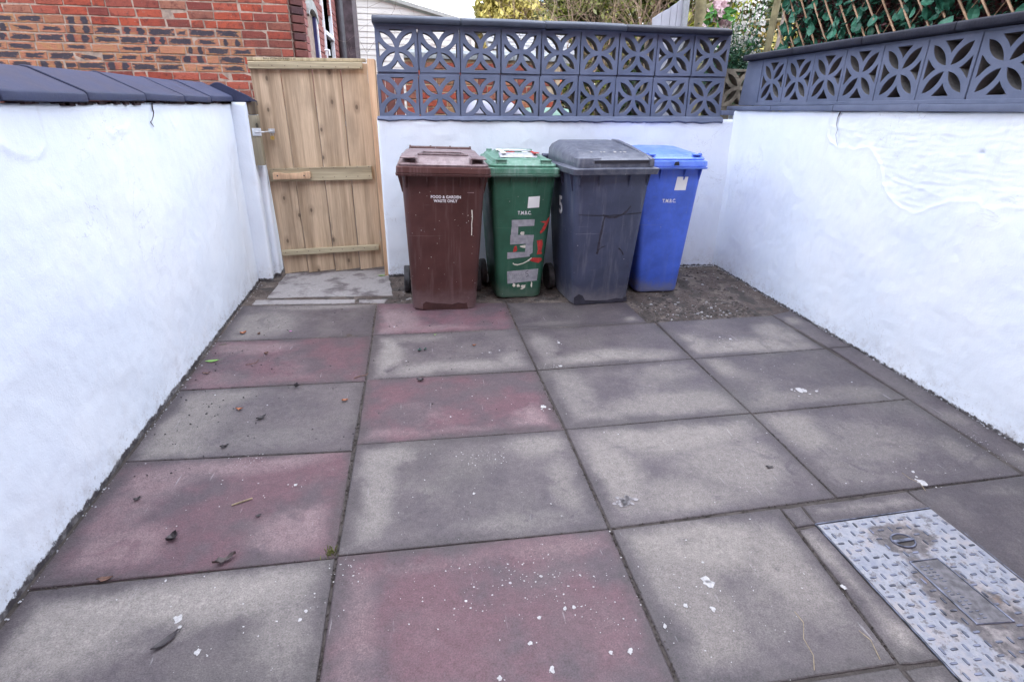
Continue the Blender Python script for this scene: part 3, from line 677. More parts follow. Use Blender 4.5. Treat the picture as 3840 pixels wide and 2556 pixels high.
m = MB(); m.box((-.822, GY-.004, 1.590), (-.0, GY+.055, 1.612), Matrix.Rotation(-.012, 3, 'Y')); m.build('top_batten', RAIL_W, gate, bevel=.002)
t = link('lettering', text_mesh('4K 25x50 EASTWLCA TYPE', .018, .0002), INK_D, gate); t.location = (-.60, GY-.0045, 1.603); t.rotation_euler = (pi/2, pi, 0); t['label'] = 'faint stamped batten marking, upside down'
m = MB()
P = [(-.748, .771), (-.482, .777), (-.474, .785), (-.474, .822), (-.482, .829), (-.520, .826), (-.560, .818), (-.66, .815), (-.70, .822), (-.74, .824), (-.748, .818)]
m.prism([(x, GY-.062, z) for x, z in P], (0, .026, 0)); m.box((-.735, GY-.036, .785), (-.70, GY-.032, .81)); m.box((-.53, GY-.036, .785), (-.495, GY-.032, .81))
hd = m.build('handle', POST_W, gate, bevel=.005)
b = MB()
for x in (-.714, -.52): b = MB(); b.box((x-.005, GY-.0635, .794), (x+.005, GY-.0615, .804)); b.build('screw', INK_D, hd)
b = MB()
for k in range(9):
    x = -.74+.088*k
    for z in (.772+.0135*k*.15, .84+.02*k/9): b.box((x-.003, GY-.0335, z), (x+.003, GY-.0315, z+.006))
    b.box((x-.003, GY-.0335, 1.552), (x+.003, GY-.0315, 1.558)); b.box((x-.003, GY-.0335, .20+.003*k), (x+.003, GY-.0315, .206+.003*k))
tag(b.build('nail_head', m_simple('rusty_nail', (.10, .07, .06), .6, .3), gate), kind='stuff')
for z in (1.45, .27):
    m = MB(); m.box((.008, GY-.006, z), (.020, GY-.001, z+.09)); m.build('hinge', GALV, gate, bevel=.001)
m = MB(); m.box((-.745, GY-.006, 1.10), (-.70, GY-.001, 1.132)); m.box((-.735, GY-.022, 1.108), (-.728, GY-.004, 1.126)); m.box((-.716, GY-.022, 1.108), (-.709, GY-.004, 1.126)); m.build('latch_staple', GALV, gate, bevel=.001)
gp = thing('gate_post', 'pale planed timber post hung with the gate, against the back wall end', 'post')
m = MB(); m.prism([(.034, GY-.16, .02), (.066, GY-.16, .02), (.073, GY-.16, 1.605), (.022, GY-.16, 1.605)], (0, .20, 0)); m.build('post', POST_W, gp, bevel=.002)
m = MB(); m.box((.016, GY-.115, .10), (.034, GY-.10, 1.60)); m.build('stop_batten', GATE_W, gp, bevel=.001)
gp2 = thing('gate_post', 'short dark weathered timber fixed to the left wall end carrying the slide bolt', 'post')
m = MB(); m.box((-.845, .60, .884), (-.770, .66, 1.225)); m.build('lower_timber', m_wood('lichened_timber', (.27, .25, .19), (.18, .16, .11), (.08, .07, .05)), gp2, bevel=.003)
m = MB(); m.box((-.85, .61, 1.228), (-.775, .67, 1.315)); m.build('upper_timber', OLD_W, gp2, bevel=.003)
m = MB(); m.box((-.818, .594, 1.088), (-.757, .599, 1.140)); 
for xx, zz in ((-.805, 1.102), (-.805, 1.126), (-.772, 1.102), (-.772, 1.126)): m.box((xx-.003, .592, zz-.003), (xx+.003, .595, zz+.003))
m.build('bolt_plate', GALV, gp2, bevel=.001)
m = MB(); m.tube([(-.80, .588, 1.115), (-.74, .60, 1.114), (-.715, GY-.014, 1.115), (-.70, GY-.014, 1.115)], .005, 8); m.build('sliding_bolt', GALV, gp2, smooth=40)
pl = thing('padlock', 'small brass padlock hanging on the slide bolt of the wooden gate', 'padlock')
m = MB(); m.box((-.732, GY-.034, 1.055), (-.706, GY-.018, 1.082)); m.build('lock_body', BRASS, pl, bevel=.003)
m = MB(); m.tube([(-.727, GY-.026, 1.08)]+[(-.719+.008*cos(a), GY-.026, 1.098+.008*sin(a)) for a in [pi-k*pi/6 for k in range(7)]]+[(-.711, GY-.026, 1.08)], .0022, 6); m.build('shackle', GALV, pl, smooth=60)
#@@PART2
# ------------------------------------------------------------ wheeled bins
def wheelie(label, key, x, y, rz, hb, ht, D, hz, rim_hw, lidh, style, lean=0.0, yt=-.05, rimf=-.10, wheel_r=.10, cr=.05):
    body_m, lid_m = BIN_M[key]
    t = thing('wheelie_bin', label, 'wheelie bin', None, (x, y, gz(x, y)+.001), radians(rz))
    if lean: t.rotation_euler = (0, radians(lean), radians(rz))
    yf = lambda z: yt*(z/hz)                    # front face leans outwards with height
    hw = lambda z: hb+(ht-hb)*(z/hz)
    Dr = D+.05
    rings = []
    for z, ins in ((0, .016), (.006, .006), (.022, 0), (hz*.25, 0), (hz*.62, 0), (hz*.64, .0), (hz*.8, 0), (hz, 0)):
        lipd = 0
        rings.append(rrect(hw(z)-ins, yf(z)+ins, D+(Dr-D)*z/hz-ins-(.09*(1-min(1, z/.25)) if z < .25 else 0), cr*(1-.25*z/hz), z, 5))
    m = MB(); m.loft(rings, cap1=False)
    # inner skin just under the rim so the shell has a thickness
    body = m.build('body', body_m, t, smooth=35)
    # two step rim
    ry0, ry1 = rimf, Dr+.03
    prof = [(-.030, .0), (-.018, -.001), (.012, .0), (.013, -.007), (.018, -.009), (.020, -.004), (.052, -.006), (.056, -.016), (.058, -.05)] if style != 'grey' else [(-.012, 0), (-.004, 0), (.035, .004), (.040, -.002), (.044, -.02), (.046, -.05)]
    rr_ = [rrect(hw(hz)-.004, yf(hz)+.004, Dr-.004, cr*.7, hz-.004, 5), rrect(rim_hw-.004, ry0+.004, ry1-.004, .022, hz+prof[0][0]*.0-.0, 5)]
    for dz, ex in prof:
        if dz < 0: continue
        rr_.append(rrect(rim_hw+ex, ry0-ex, ry1+ex, .024, hz+dz, 5))
    m = MB(); m.loft(rr_, cap0=False, cap1=True); rim = m.build('rim', body_m if style == 'brown' else lid_m, t, smooth=30)
    # ribs (gussets) under the rim
    for sx in (-1, 1):
        for xx in (.40, .90):
            m = MB(); xg = sx*ht*xx; m.prism([(xg-.004, yf(hz-.07)-.001, hz-.075), (xg-.004, yf(hz)+.0, hz), (xg-.004, ry0+.012, hz)], (.008, 0, 0)); m.build('rib', body_m, t)
        for yy, dz_ in ((yf(hz)+.07, .11), (yf(hz)+.28, .09)):
            m = MB(); m.prism([(sx*(hw(hz)-.012), yy, hz), (sx*(rim_hw-.008), yy, hz), (sx*(hw(hz-dz_)+.006), yy, hz-dz_), (sx*(hw(hz-dz_)-.012), yy, hz-dz_)], (0, .014, 0)); m.build('rib', body_m, t)
    # lid
    z0 = hz+.058 if style != 'grey' else hz+.046
    lw = rim_hw-.018; ly0, ly1 = rimf+.02, Dr+.0
    lid = None
    if style == 'brown':
        slope = lambda xx, yy: .018*(yy-ly0)/(ly1-ly0)
        rg = [rrect(lw, ly0, ly1, .05, z0-.004, 5), rrect(lw+.003, ly0-.003, ly1, .05, z0+.010, 5), rrect(lw-.006, ly0+.006, ly1, .05, z0+.016, 5, slope),
              rrect(lw-.016, ly0+.045, ly1, .05, z0+.020, 5, slope), rrect(lw-.040, ly0+.075, ly1-.02, .05, z0+.046, 5, slope), rrect(lw-.060, ly0+.10, ly1-.04, .05, z0+.052, 5, slope), rrect(lw-.12, ly0+.16, ly1-.10, .05, z0+.053, 5, slope)]
        m = MB(); m.loft(rg); lid = m.build('lid', lid_m, t, smooth=32)
        for sx in (-1, 1):   # corner hand grips over dark hollows
            m = MB(); m.prism([(sx*(lw-.105), ly0+.004, z0+.046), (sx*(lw-.012), ly0+.02, z0+.042), (sx*(lw-.02), ly0+.13, z0+.052), (sx*(lw-.105), ly0+.12, z0+.058)], (0, 0, .007)); m.build('grip', lid_m, lid, bevel=.002)
            m = MB(); m.box((sx*(lw-.11)-.004, ly0+.004, z0+.012), (sx*(lw-.11)+.004, ly0+.10, z0+.050)); m.build('grip_web', lid_m, lid)
        m = MB(); m.prism([(-.16, ly0+.012, z0+.014), (.16, ly0+.012, z0+.014), (.17, ly0+.012, z0+.03), (.155, ly0+.09, z0+.052), (-.155, ly0+.09, z0+.052), (-.17, ly0+.012, z0+.03)][:0] or [(-.165, ly0+.006, z0+.012), (.165, ly0+.006, z0+.012), (.15, ly0+.06, z0+.050), (-.15, ly0+.06, z0+.050)], (0, .05, .004)); m.build('lid_nose', lid_m, lid, bevel=.004)
        # trapezium recess outline on top
        m = MB(); P = [(-.155, ly0+.12), (.155, ly0+.12), (.125, ly0+.26), (-.125, ly0+.26)]; zt = z0+.060
        for i in range(4):
            a, b_ = P[i], P[(i+1) % 4]; m.tube([(a[0], a[1], zt+slope(*a)), (b_[0], b_[1], zt+slope(*b_))], .006, 6)
        m.build('moulded_edge', lid_m, lid, smooth=60)
    elif style == 'green':
        sl = lambda xx, yy: .030*(yy-ly0)/(ly1-ly0)
        lw2 = lw-.004
        rg = [rrect(lw2, ly0, ly1, .06, z0-.004, 5), rrect(lw2+.003, ly0-.003, ly1, .06, z0+.012, 5), rrect(lw2-.006, ly0+.006, ly1, .055, z0+.018, 5, sl), rrect(lw2-.022, ly0+.03, ly1-.02, .055, z0+.022, 5, sl),
              rrect(lw2-.035, ly0+.05, ly1-.03, .05, z0+.040, 5, sl), rrect(lw2-.075, ly0+.10, ly1-.06, .05, z0+.046, 5, sl), rrect(lw2-.10, ly0+.14, ly1-.09, .05, z0+.064, 5, sl), rrect(lw2-.125, ly0+.18, ly1-.13, .04, z0+.070, 5, sl)]
        m = MB(); m.loft(rg); lid = m.build('lid', lid_m, t, smooth=32)
        for sx in (-1, 1):
            m = MB(); xg = sx*(lw2-.075); m.prism([(xg-.035, ly0+.012, z0+.018), (xg+.035, ly0+.012, z0+.018), (xg+.03, ly0+.02, z0+.046), (xg-.03, ly0+.02, z0+.046)], (0, .006, 0)); m.box((xg-.036, ly0+.012, z0+.040), (xg+.036, ly0+.085, z0+.048)); m.build('grip', lid_m, lid, bevel=.002)
            m = MB(); m.lathe_x([(xg-.02, .001), (xg-.02, .010), (xg+.02, .010), (xg+.02, .001)], 12, (0, ly1-.02, z0+.075)); m.box((xg-.018, ly1-.10, z0+.05), (xg+.018, ly1-.02, z0+.072)); m.build('hinge', lid_m, lid, smooth=40)
    elif style == 'blue':
        sl = lambda xx, yy: .035*(yy-ly0)/(ly1-ly0)
        rg = [rrect(lw, ly0, ly1, .05, z0-.004, 5), rrect(lw+.003, ly0-.003, ly1, .05, z0+.010, 5), rrect(lw-.006, ly0+.006, ly1, .05, z0+.016, 5, sl), rrect(lw-.02, ly0+.03, ly1-.02, .05, z0+.018, 5, sl), rrect(lw-.03, ly0+.045, ly1-.03, .05, z0+.032, 5, sl), rrect(lw-.10, ly0+.12, ly1-.08, .05, z0+.040, 5, sl), rrect(lw-.14, ly0+.17, ly1-.14, .04, z0+.046, 5, sl)]
        m = MB(); m.loft(rg); lid = m.build('lid', lid_m, t, smooth=32)
        for sx in (-1, 1):
            m = MB(); xg = sx*(lw-.06); m.box((xg-.03, ly0+.012, z0+.030), (xg+.03, ly0+.06, z0+.038)); m.box((xg+sx*.022-.004, ly0+.01, z0+.014), (xg+sx*.022+.004, ly0+.05, z0+.045)); m.build('grip', lid_m, lid, bevel=.002)
    else:   # grey: tall wedge lid with a dark front slot
        def gr(hw_, a, b_, r, z, s0): return rrect(hw_, a, b_, r, z, 5, lambda xx, yy: s0*(yy-ly0)/(ly1-ly0))
        lw = rim_hw-.035
        rg = [gr(lw, ly0, ly1+.03, .04, z0-.002, 0), gr(lw+.002, ly0-.002, ly1+.03, .04, z0+.016, 0), gr(lw-.002, ly0+.004, ly1+.03, .04, z0+.044, .035), gr(lw-.018, ly0+.03, ly1+.02, .04, z0+.054, .055), gr(lw-.05, ly0+.12, ly1-.02, .05, z0+.064, .075), gr(lw-.10, ly0+.2, ly1-.10, .05, z0+.070, .075)]
        m = MB(); m.loft(rg); lid = m.build('lid', lid_m, t, smooth=40)
        m = MB(); m.box((-.155, ly0-.006, z0+.022), (lw-.045, ly0+.02, z0+.040)); m.build('slot', INK_D, lid)
        m = MB(); m.prism([(-.165, ly0-.010, z0+.040), (lw-.04, ly0-.010, z0+.040), (lw-.04, ly0+.05, z0+.062), (-.165, ly0+.05, z0+.062)], (0, 0, .004)); m.build('front_lip', lid_m, lid, bevel=.003)
        m = MB(); m.loft([gr(.08, ly0-.006, ly0+.12, .02, z0-.002, 0), gr(.078, ly0-.004, ly0+.12, .02, z0+.055, .0)]); me = m.me('corner_block', .004); me.transform(Matrix.Translation((-lw+.078, 0, 0))); link('corner_block', me, lid_m, lid, smooth=35)
        m = MB(); pts = [(ly0-.014, z0+.0), (ly0-.014, z0+.052), (ly0+.10, z0+.072), (ly0+.32, z0+.108), (ly1-.1, z0+.138), (ly1, z0+.140), (ly1, z0)]
        m.prism([(lw-.038, a, b_) for a, b_ in pts], (.034, 0, 0)); m.build('side_ridge', lid_m, lid, bevel=.008, smooth=40)
    # handle bar at the back
    hzz = z0+.066
    hh = .215 if style in ('brown', 'grey') else .17
    if style == 'brown':
        m = MB(); m.tube([(-hh, Dr+.05, hzz), (hh, Dr+.05, hzz)], .014, 12)
        for xx in (-hh, -.07, .07, hh): m.lathe_x([(xx-.006, .001), (xx-.006, .019), (xx+.006, .019), (xx+.006, .001)], 12, (0, Dr+.05, hzz))
        for xx in (-hh, hh): m.box((xx-.008, Dr-.03, z0-.01), (xx+.008, Dr+.055, hzz))
        m.build('handle_bar', body_m, t, smooth=40)
    else:
        m = MB(); m.tube([(-hh, Dr+.045, z0+.03), (hh, Dr+.045, z0+.03)], .013, 12)
        for xx in (-hh, hh): m.box((xx-.01, Dr-.02, z0-.03), (xx+.01, Dr+.05, z0+.035))
        if style == 'grey': m.tube([(-rim_hw-.0, Dr+.04, z0+.02), (-rim_hw+.06, Dr+.04, z0+.02)], .018, 12)
        m.build('handle_bar', body_m, t, smooth=40)
    # wheels and axle
    wy, wx = D-.06, hb+.045
    for sx in (-1, 1):
        w_ = bpy.data.objects.new('wheel', None); 
        m = MB(); r = wheel_r; m.lathe_x([(-.022, r-.03), (-.022, r-.006), (-.016, r), (.016, r), (.022, r-.006), (.022, r-.03)], 32, (sx*wx, wy, r))
        tyre = m.build('wheel', RUBBER, t, smooth=35)
        m = MB(); m.lathe_x([(-.016, .001), (-.016, .02), (-.008, .025), (-.008, r-.03), (.008, r-.03), (.008, .025), (.016, .02), (.016, .001)], 24, (sx*wx, wy, r))
        m.build('hub', DARKPL, tyre, smooth=35)
        bpy.data.objects.remove(w_)
    m = MB(); m.tube([(-wx, wy, wheel_r), (wx, wy, wheel_r)], .009, 8); m.build('axle', GALV, t, smooth=60)
    # tools for things printed or stuck on the front face: u to the right, z up
    def F(u, z, off=.0008): return (u, yf(z)-off, z)
    def decal(pts, mat, name, off=.0006, par=body, th=.0007):
        m = MB(); m.prism([F(u, z, off) for u, z in pts], (0, -th, 0)); return m.build(name, mat, par)
    def ribbon(pts, w, mat, name, off=.0006):
        m = MB()
        for k in range(len(pts)-1):
            (a, b_), (c_, d_) = pts[k], pts[k+1]; dx, dz = c_-a, d_-b_; l_ = math.hypot(dx, dz) or 1; nx, nz = -dz/l_, dx/l_
            w0 = w*R.uniform(.6, 1.3)/2; w1 = w*R.uniform(.6, 1.3)/2
            m.prism([F(a+nx*w0, b_+nz*w0, off), F(a-nx*w0, b_-nz*w0, off), F(c_-nx*w1, d_-nz*w1, off), F(c_+nx*w1, d_+nz*w1, off)], (0, -.0006, 0))
        return m.build(name, mat, body)
    def text(s, u, z, size, sx=1.0, off=.0006, mat=INK_W, shear=0, offset=0.0):
        me = text_mesh(s, size, .0003, offset)
        me.transform(Matrix.Diagonal((sx, 1, 1, 1)).to_4x4()); me.transform(Matrix.Rotation(pi/2+math.atan2(-yt, hz)*1, 4, 'X'))
        o = link('lettering', me, mat, body); o.location = F(u, z, off+.0006); return o
    return t, body, lid, decal, ribbon, text, F, (z0, ly0, ly1, lw, hw, yf)

def blob(cx, cz, rx, rz_, n=9, j=.35): return [(cx+rx*cos(2*pi*k/n)*R.uniform(1-j, 1+j), cz+rz_*sin(2*pi*k/n)*R.uniform(1-j, 1+j)) for k in range(n)]

# brown
t, body, lid, decal, ribbon, text, F, G_ = wheelie('brown bin for food and garden waste, leftmost of the bins, beside the gate', 'brown', .472, -.225, -1, .218, .262, .50, .900, .297, .07, 'brown', lean=1.3)
text('FOOD & GARDEN', .012, .770, .0245, .93, offset=.0006); text('WASTE ONLY', .010, .745, .0245, .93, offset=.0006)
ribbon([(.178, .69), (.182, .64), (.178, .60), (.179, .55), (.178, .525)], .006, WHITE_P, 'paint_run')
ribbon([(.148, .80), (.19, .80)], .004, m_simple('pale_scratch', (.30, .22, .22), .6, .2), 'scratch')
m = MB()
for k in range(26):
    u, z = R.uniform(-.2, .2), R.uniform(.12, .85); r_ = R.uniform(.0010, .0024); m.prism([F(a, b_) for a, b_ in blob(u, z, r_, r_*1.3, 6)], (0, -.0005, 0))
tag(m.build('paint_fleck', WHITE_P, body), kind='stuff')
P = [(-.15, .003), (-.15, .045), (-.13, .062), (-.10, .055), (-.06, .05), (0, .045), (.05, .04), (.09, .052), (.13, .045), (.15, .05), (.16, .003)]
decal([(u, z) for u, z in P][::-1], m_simple('recess_shade_brown', (.05, .022, .02), .45, .3, 20), 'dark_foot_patch', .0005)  # shade of the undercut foot, painted on as a dark shape
# green
t, body, lid, decal, ribbon, text, F, G_ = wheelie('green bin with silver tape number and red paint, between the brown and grey bins', 'green', 1.024, -.050, 2, .165, .225, .46, .868, .250, .07, 'green', yt=-.04, rimf=-.075, cr=.045, lean=.8)
decal([(.034, .655), (.116, .660), (.118, .737), (.038, .731)], LABEL_M, 'blank_sticker')
text('T.M.B.C.', .015, .622, .033, .78, offset=.0008)
tp = [[(-.052, .574), (.112, .578), (.110, .532), (-.050, .527)], [(-.052, .527), (-.004, .527), (-.004, .466), (-.055, .460)], [(-.058, .470), (.112, .468), (.108, .418), (.060, .406), (-.058, .402)],
      [(.054, .406), (.106, .418), (.108, .34), (.086, .325), (.052, .336)], [(-.076, .346), (.085, .346), (.088, .312), (-.076, .298)]]
for k, P in enumerate(tp): P = [(a-.022, b_) for a, b_ in P]; decal(P, TAPE, 'tape_strip', .0004+.0008*k)
decal([(-.095, .205), (.135, .220), (.128, .130), (-.090, .112)], TAPE, 'tape_label', .0006)
ribbon([(.062, .205), (.045, .203), (.043, .185), (.060, .183), (.062, .167), (.045, .162)], .0035, INK_D, 'marker_digit', .0016)
m = MB()
for k in range(9): 
    u = -.07+.0135*k; z = .178+.005*sin(k*2.1); m.prism([F(a, b_, .0014) for a, b_ in [(u, z-.006), (u+.002, z-.006), (u+.006, z+.006), (u+.004, z+.006)]], (0, -.0004, 0))
for k in range(5):
    u = -.06+.015*k; m.prism([F(a, b_, .0014) for a, b_ in [(u, .145), (u+.002, .145), (u+.006, .157), (u+.004, .157)]], (0, -.0004, 0))
m.build('faint_writing', m_simple('faded_ink', (.17, .17, .20), .6, .1), body)
for P in ([(.198, .600), (.190, .56), (.165, .50), (.138, .475), (.132, .485), (.155, .53), (.18, .575)], [(.112, .428), (.152, .432), (.158, .40), (.150, .35), (.158, .33), (.118, .325), (.124, .36), (.118, .40)],
          [(.088, .302), (.152, .300), (.160, .285), (.135, .262), (.09, .272), (.065, .285)], [(-.050, .385), (-.034, .392), (-.026, .36), (-.036, .35), (-.058, .345)], [(.13, .56), (.16, .565), (.185, .56), (.16, .552)]):
    decal(P, RED_P, 'red_paint', .0003)
ribbon([(.082, .300), (.055, .280), (.02, .262), (-.02, .252), (-.045, .256), (-.055, .266)], .009, WHITE_P, 'cream_paint', .0003)
for c_ in ((.005, .480, .014, .016), (.0, .455, .008, .010), (.02, .385, .03, .010), (.044, .365, .010, .022), (-.04, .10, .012, .012), (-.01, .095, .014, .010), (.03, .088, .016, .014), (.09, .10, .006, .024), (.02, .07, .01, .006)):
    decal(blob(*c_), WHITE_P, 'cream_paint', .0003)
z0, ly0, ly1, lw, hw_, yf_ = G_
for (x0, x1, y0, y1, mt, dz) in ((-.15, .11, .10, .165, TAPE, 0), (-.06, .10, .24, .30, TAPE, .002), (-.13, -.10, .12, .30, LABEL_M, .001), (.03, .075, .10, .30, LABEL_M, .003), (-.14, .06, .31, .36, LABEL_M, 0), (-.10, -.03, .19, .22, RED_P, .001), (.085, .13, .12, .17, RED_P, .003), (.09, .11, .18, .26, RED_P, .001)):
    m = MB(); zz = lambda yy: z0+.0745+.030*(yy-ly0)/(ly1-ly0)+dz - (0.022 if yy < ly0+.12 else 0)
    m.add([(x0, ly0+y0, zz(ly0+y0)), (x1, ly0+y0+.01, zz(ly0+y0)), (x1, ly0+y1, zz(ly0+y1)), (x0, ly0+y1, zz(ly0+y1)), (x0, ly0+y0, zz(ly0+y0)-.003), (x1, ly0+y0+.01, zz(ly0+y0)-.003), (x1, ly0+y1, zz(ly0+y1)-.003), (x0, ly0+y1, zz(ly0+y1)-.003)], [(0, 1, 2, 3), (7, 6, 5, 4), (0, 4, 5, 1), (1, 5, 6, 2), (2, 6, 7, 3), (3, 7, 4, 0)])
    m.build('tape_strip' if mt != RED_P else 'red_paint', mt, lid)
# grey
t, body, lid, decal, ribbon, text, F, G_ = wheelie('dark grey bin with a number on its side, between the green and blue bins', 'grey', 1.585, -.245, 4, .212, .262, .50, .908, .295, .12, 'grey', yt=-.085, rimf=-.125, cr=.06)
ribbon([(-.225, .650), (-.12, .643), (0, .640), (.12, .645), (.225, .652)], .005, INK_D, 'moulded_seam')
DM = m_simple('dark_smear', (.028, .026, .042), .5, .3, 40)
ribbon([(-.035, .645), (-.045, .60), (-.05, .54), (-.06, .46), (-.062, .40), (-.068, .375)], .014, DM, 'dark_stain'); ribbon([(-.055, .645), (-.01, .628), (.04, .628), (.09, .645), (.115, .665), (.14, .70)], .013, DM, 'dark_stain'); ribbon([(-.062, .40), (-.04, .42), (-.01, .43)], .007, DM, 'dark_stain'); ribbon([(.09, .41), (.115, .39), (.13, .36)], .008, DM, 'dark_stain')
P = [(-.20, .004), (-.205, .06), (-.17, .085), (-.14, .07), (-.12, .035), (-.05, .028), (.05, .025), (.12, .035), (.17, .028), (.20, .045), (.205, .004)]
decal(P, m_simple('dark_foot_grey', (.035, .035, .05), .4, .3, 20), 'dark_foot_patch', .0005)  # darker patch along the bottom of the front face
me = text_mesh('5', .17, .0004, .004); me.transform(Matrix.Diagonal((.9, 1, 1, 1)))
o = link('lettering', me, INK_W, body)
z0, ly0, ly1, lw, hw_, yf_ = G_
o.matrix_local = Matrix.Translation((-hw_(.665)-.0012, .245, .665)) @ Matrix.Rotation(-math.atan2(.05, .908), 4, 'Y') @ Matrix.Rotation(-pi/2, 4, 'Z') @ Matrix.Rotation(pi/2, 4, 'X')
FL = m_simple('chalky_faded_print', (.36, .35, .34), .8, .3, 30)
m = MB()
for k in range(11):
    for j in range(4):
        if R.random() < .72:
            xx = -.13+.023*k+R.uniform(-.003, .003); yy = ly0+.13+.055*j; zt = z0+.068+.075*(yy-ly0)/(ly1-ly0)
            m.box((xx, yy, zt-.003), (xx+R.uniform(.008, .016), yy+R.uniform(.018, .034), zt+.0008+.0*j), Matrix.Rotation(math.atan(.075/(ly1-ly0)), 3, 'X'))
tag(m.build('worn_print', FL, lid), kind='stuff')
# blue
t, body, lid, decal, ribbon, text, F, G_ = wheelie('bright blue bin at the right end of the row of bins', 'blue', 2.090, -.055, -2, .163, .222, .47, .912, .245, .06, 'blue', yt=-.055, rimf=-.095, cr=.045)
decal([(.030, .765), (.114, .765), (.120, .857), (.040, .857)], LABEL_M, 'blank_sticker')
text('T.M.B.C.', .004, .690, .034, .80, offset=.0008)
m = MB(); m.prism([F(-.02, .938, .045+.007), F(.02, .938, .045+.007), F(.012, .966, .045+.007), F(-.012, .962, .045+.007)], (0, -.002, 0)); m.build('dark_mark', INK_D, body)

# ------------------------------------------------------------ inspection cover
def m_cover():
    s = NT('painted_chequer_steel'); p = s.pos(); x, y, _ = s.xyz(p)
    n = s.noise(p, 9, 6, .65); n2 = s.noise(p, 40, 6, .7)
    c = s.mix(s.smooth(n2, .3, .7), (.19, .205, .255), (.29, .295, .32))
    dx = s.math('DIVIDE', s.math('SUBTRACT', x, 1.93), .12); dx2 = s.math('DIVIDE', s.math('SUBTRACT', y, -2.63), .07); d1 = s.math('ADD', s.math('MULTIPLY', dx, dx), s.math('MULTIPLY', dx2, dx2))
    ex = s.math('DIVIDE', s.math('SUBTRACT', x, s.math('ADD', 1.93, s.math('MULTIPLY', s.math('ADD', y, 2.9), -.22))), .12); ey = s.math('DIVIDE', s.math('SUBTRACT', y, -2.97), .26); d2 = s.math('ADD', s.math('MULTIPLY', ex, ex), s.math('MULTIPLY', s.math('MULTIPLY', ey, ey), 1))
    d = s.math('ADD', s.math('MINIMUM', d1, d2), s.math('MULTIPLY', s.math('SUBTRACT', n, .5), 2.4))
    c = s.mix(s.smooth(d, .8, 1.15, 1, 0), c, s.mix(s.smooth(n2, .4, .6), (.07, .062, .065), (.125, .11, .112)))
    c = s.mix(s.smooth(s.noise(p, 13, 6, .7), .50, .64, 0, .7), c, (.30, .27, .265)); c = s.mix(s.smooth(s.noise(p, 31, 5, .75), .54, .62, 0, .75), c, (.085, .075, .08)); c = s.mix(s.smooth(s.noise(s.map(p, loc=(5, 0, 0)), 8, 5, .7), .60, .68, 0, .6), c, (.15, .095, .065))
    return s.done(c, .5, s.bump(s.math('ADD', n2, s.noise(p, 200, 3)), .35, .002), metal=.15)
COVER = m_cover(); STEEL_D = m_simple('worn_dark_steel', (.11, .12, .165), .45, .75, 22, .3, metal=.3)
ic = thing('inspection_cover', 'painted steel drain cover with raised tread, set in the paving at lower right', 'drain cover')
def cz(x, y, d=0): return gz(x, y)+d
cx0, cx1, cy0, cy1 = 1.672, 2.160, -3.28, -2.524
m = MB()
V = [(cx0, cy0), (cx1, cy0), (cx1, cy1+.008), (cx0, cy1-.006)]
m.loft([[(a, b_, cz(a, b_, -.03)) for a, b_ in V], [(a, b_, cz(a, b_, -.001)) for a, b_ in V]]); m.build('plate', COVER, ic)
m = MB()
for (a, b_), (c_, d_) in (((cx0-.006, cy0), (cx0-.006, cy1)), ((cx0-.006, cy1), (cx1+.006, cy1+.014)), ((cx1+.006, cy1+.014), (cx1+.006, cy0))):
    m.tube([(a, b_, cz(a, b_, -.001)), (c_, d_, cz(c_, d_, -.001))], .0025, 4)
m.build('frame', STEEL_D, ic)
m = MB(); k_ = 0
def free(x, y):
    if math.hypot((x-1.92)/.055, (y+2.64)/.045) < 1: return False
    if 1.855-.0 < x+(y+2.74)*.0 < 1.975 and -3.0 < y < -2.725: return False
    return True
nx_, ny_ = 13, 20
for j in range(ny_):
    for i in range(nx_):
        x = cx0+.022+.0372*i+R.uniform(-.001, .001); y = cy1-.026-.0372*j
        if not free(x, y) or R.random() < .07: continue
        hl, hw2 = .0125, .0042
        if (i+j) % 2: hl, hw2 = hw2, hl
        z = cz(x, y, -.001)
        P = [(x-hl, y-hw2*.6), (x-hl*.6, y-hw2), (x+hl*.6, y-hw2), (x+hl, y-hw2*.6), (x+hl, y+hw2*.6), (x+hl*.6, y+hw2), (x-hl*.6, y+hw2), (x-hl, y+hw2*.6)]
        c2 = Vector((x, y)); m.loft([[(a, b_, z-.001) for a, b_ in P], [(x+(a-x)*.8, y+(b_-y)*.8, z+.0022) for a, b_ in P]], cap0=False)
tag(m.build('raised_stud', STEEL_D, ic), kind='stuff')
kx, ky = 1.918, -2.645
m = MB(); m.tube([(kx+.040*cos(a), ky+.032*sin(a), cz(kx, ky, .0)) for a in [2*pi*k/24 for k in range(25)]], .004, 6, cap=False); m.build('keyhole_rim', STEEL_D, ic, smooth=60)
m = MB(); m.prism([(kx+.037*cos(2*pi*k/20), ky+.029*sin(2*pi*k/20), cz(kx, ky, -.0005)) for k in range(20)], (0, 0, .0008)); m.build('keyhole_well', m_simple('dirty_hollow', (.045, .038, .036), .7, .4, 90), ic)
m = MB(); m.box((kx-.040, ky-.008, cz(kx, ky, .0)), (kx+.040, ky+.004, cz(kx, ky, .006)), Matrix.Rotation(.03, 3, 'Z')); m.build('keyhole_bar', STEEL_D, ic, bevel=.0015)
m = MB(); PP = [(1.862, -2.735), (1.968, -2.735), (1.985, -2.985), (1.868, -2.975)]
m.tube([(a, b_, cz(a, b_, .001)) for a, b_ in PP+PP[:1]], .0035, 5); m.build('maker_panel_edge', STEEL_D, ic)
m = MB(); m.prism([(a, b_, cz(a, b_, -.0004)) for a, b_ in PP], (0, 0, .0010)); m.build('maker_panel', m_simple('grimy_panel', (.10, .095, .105), .6, .4, 40), ic)
m = MB()
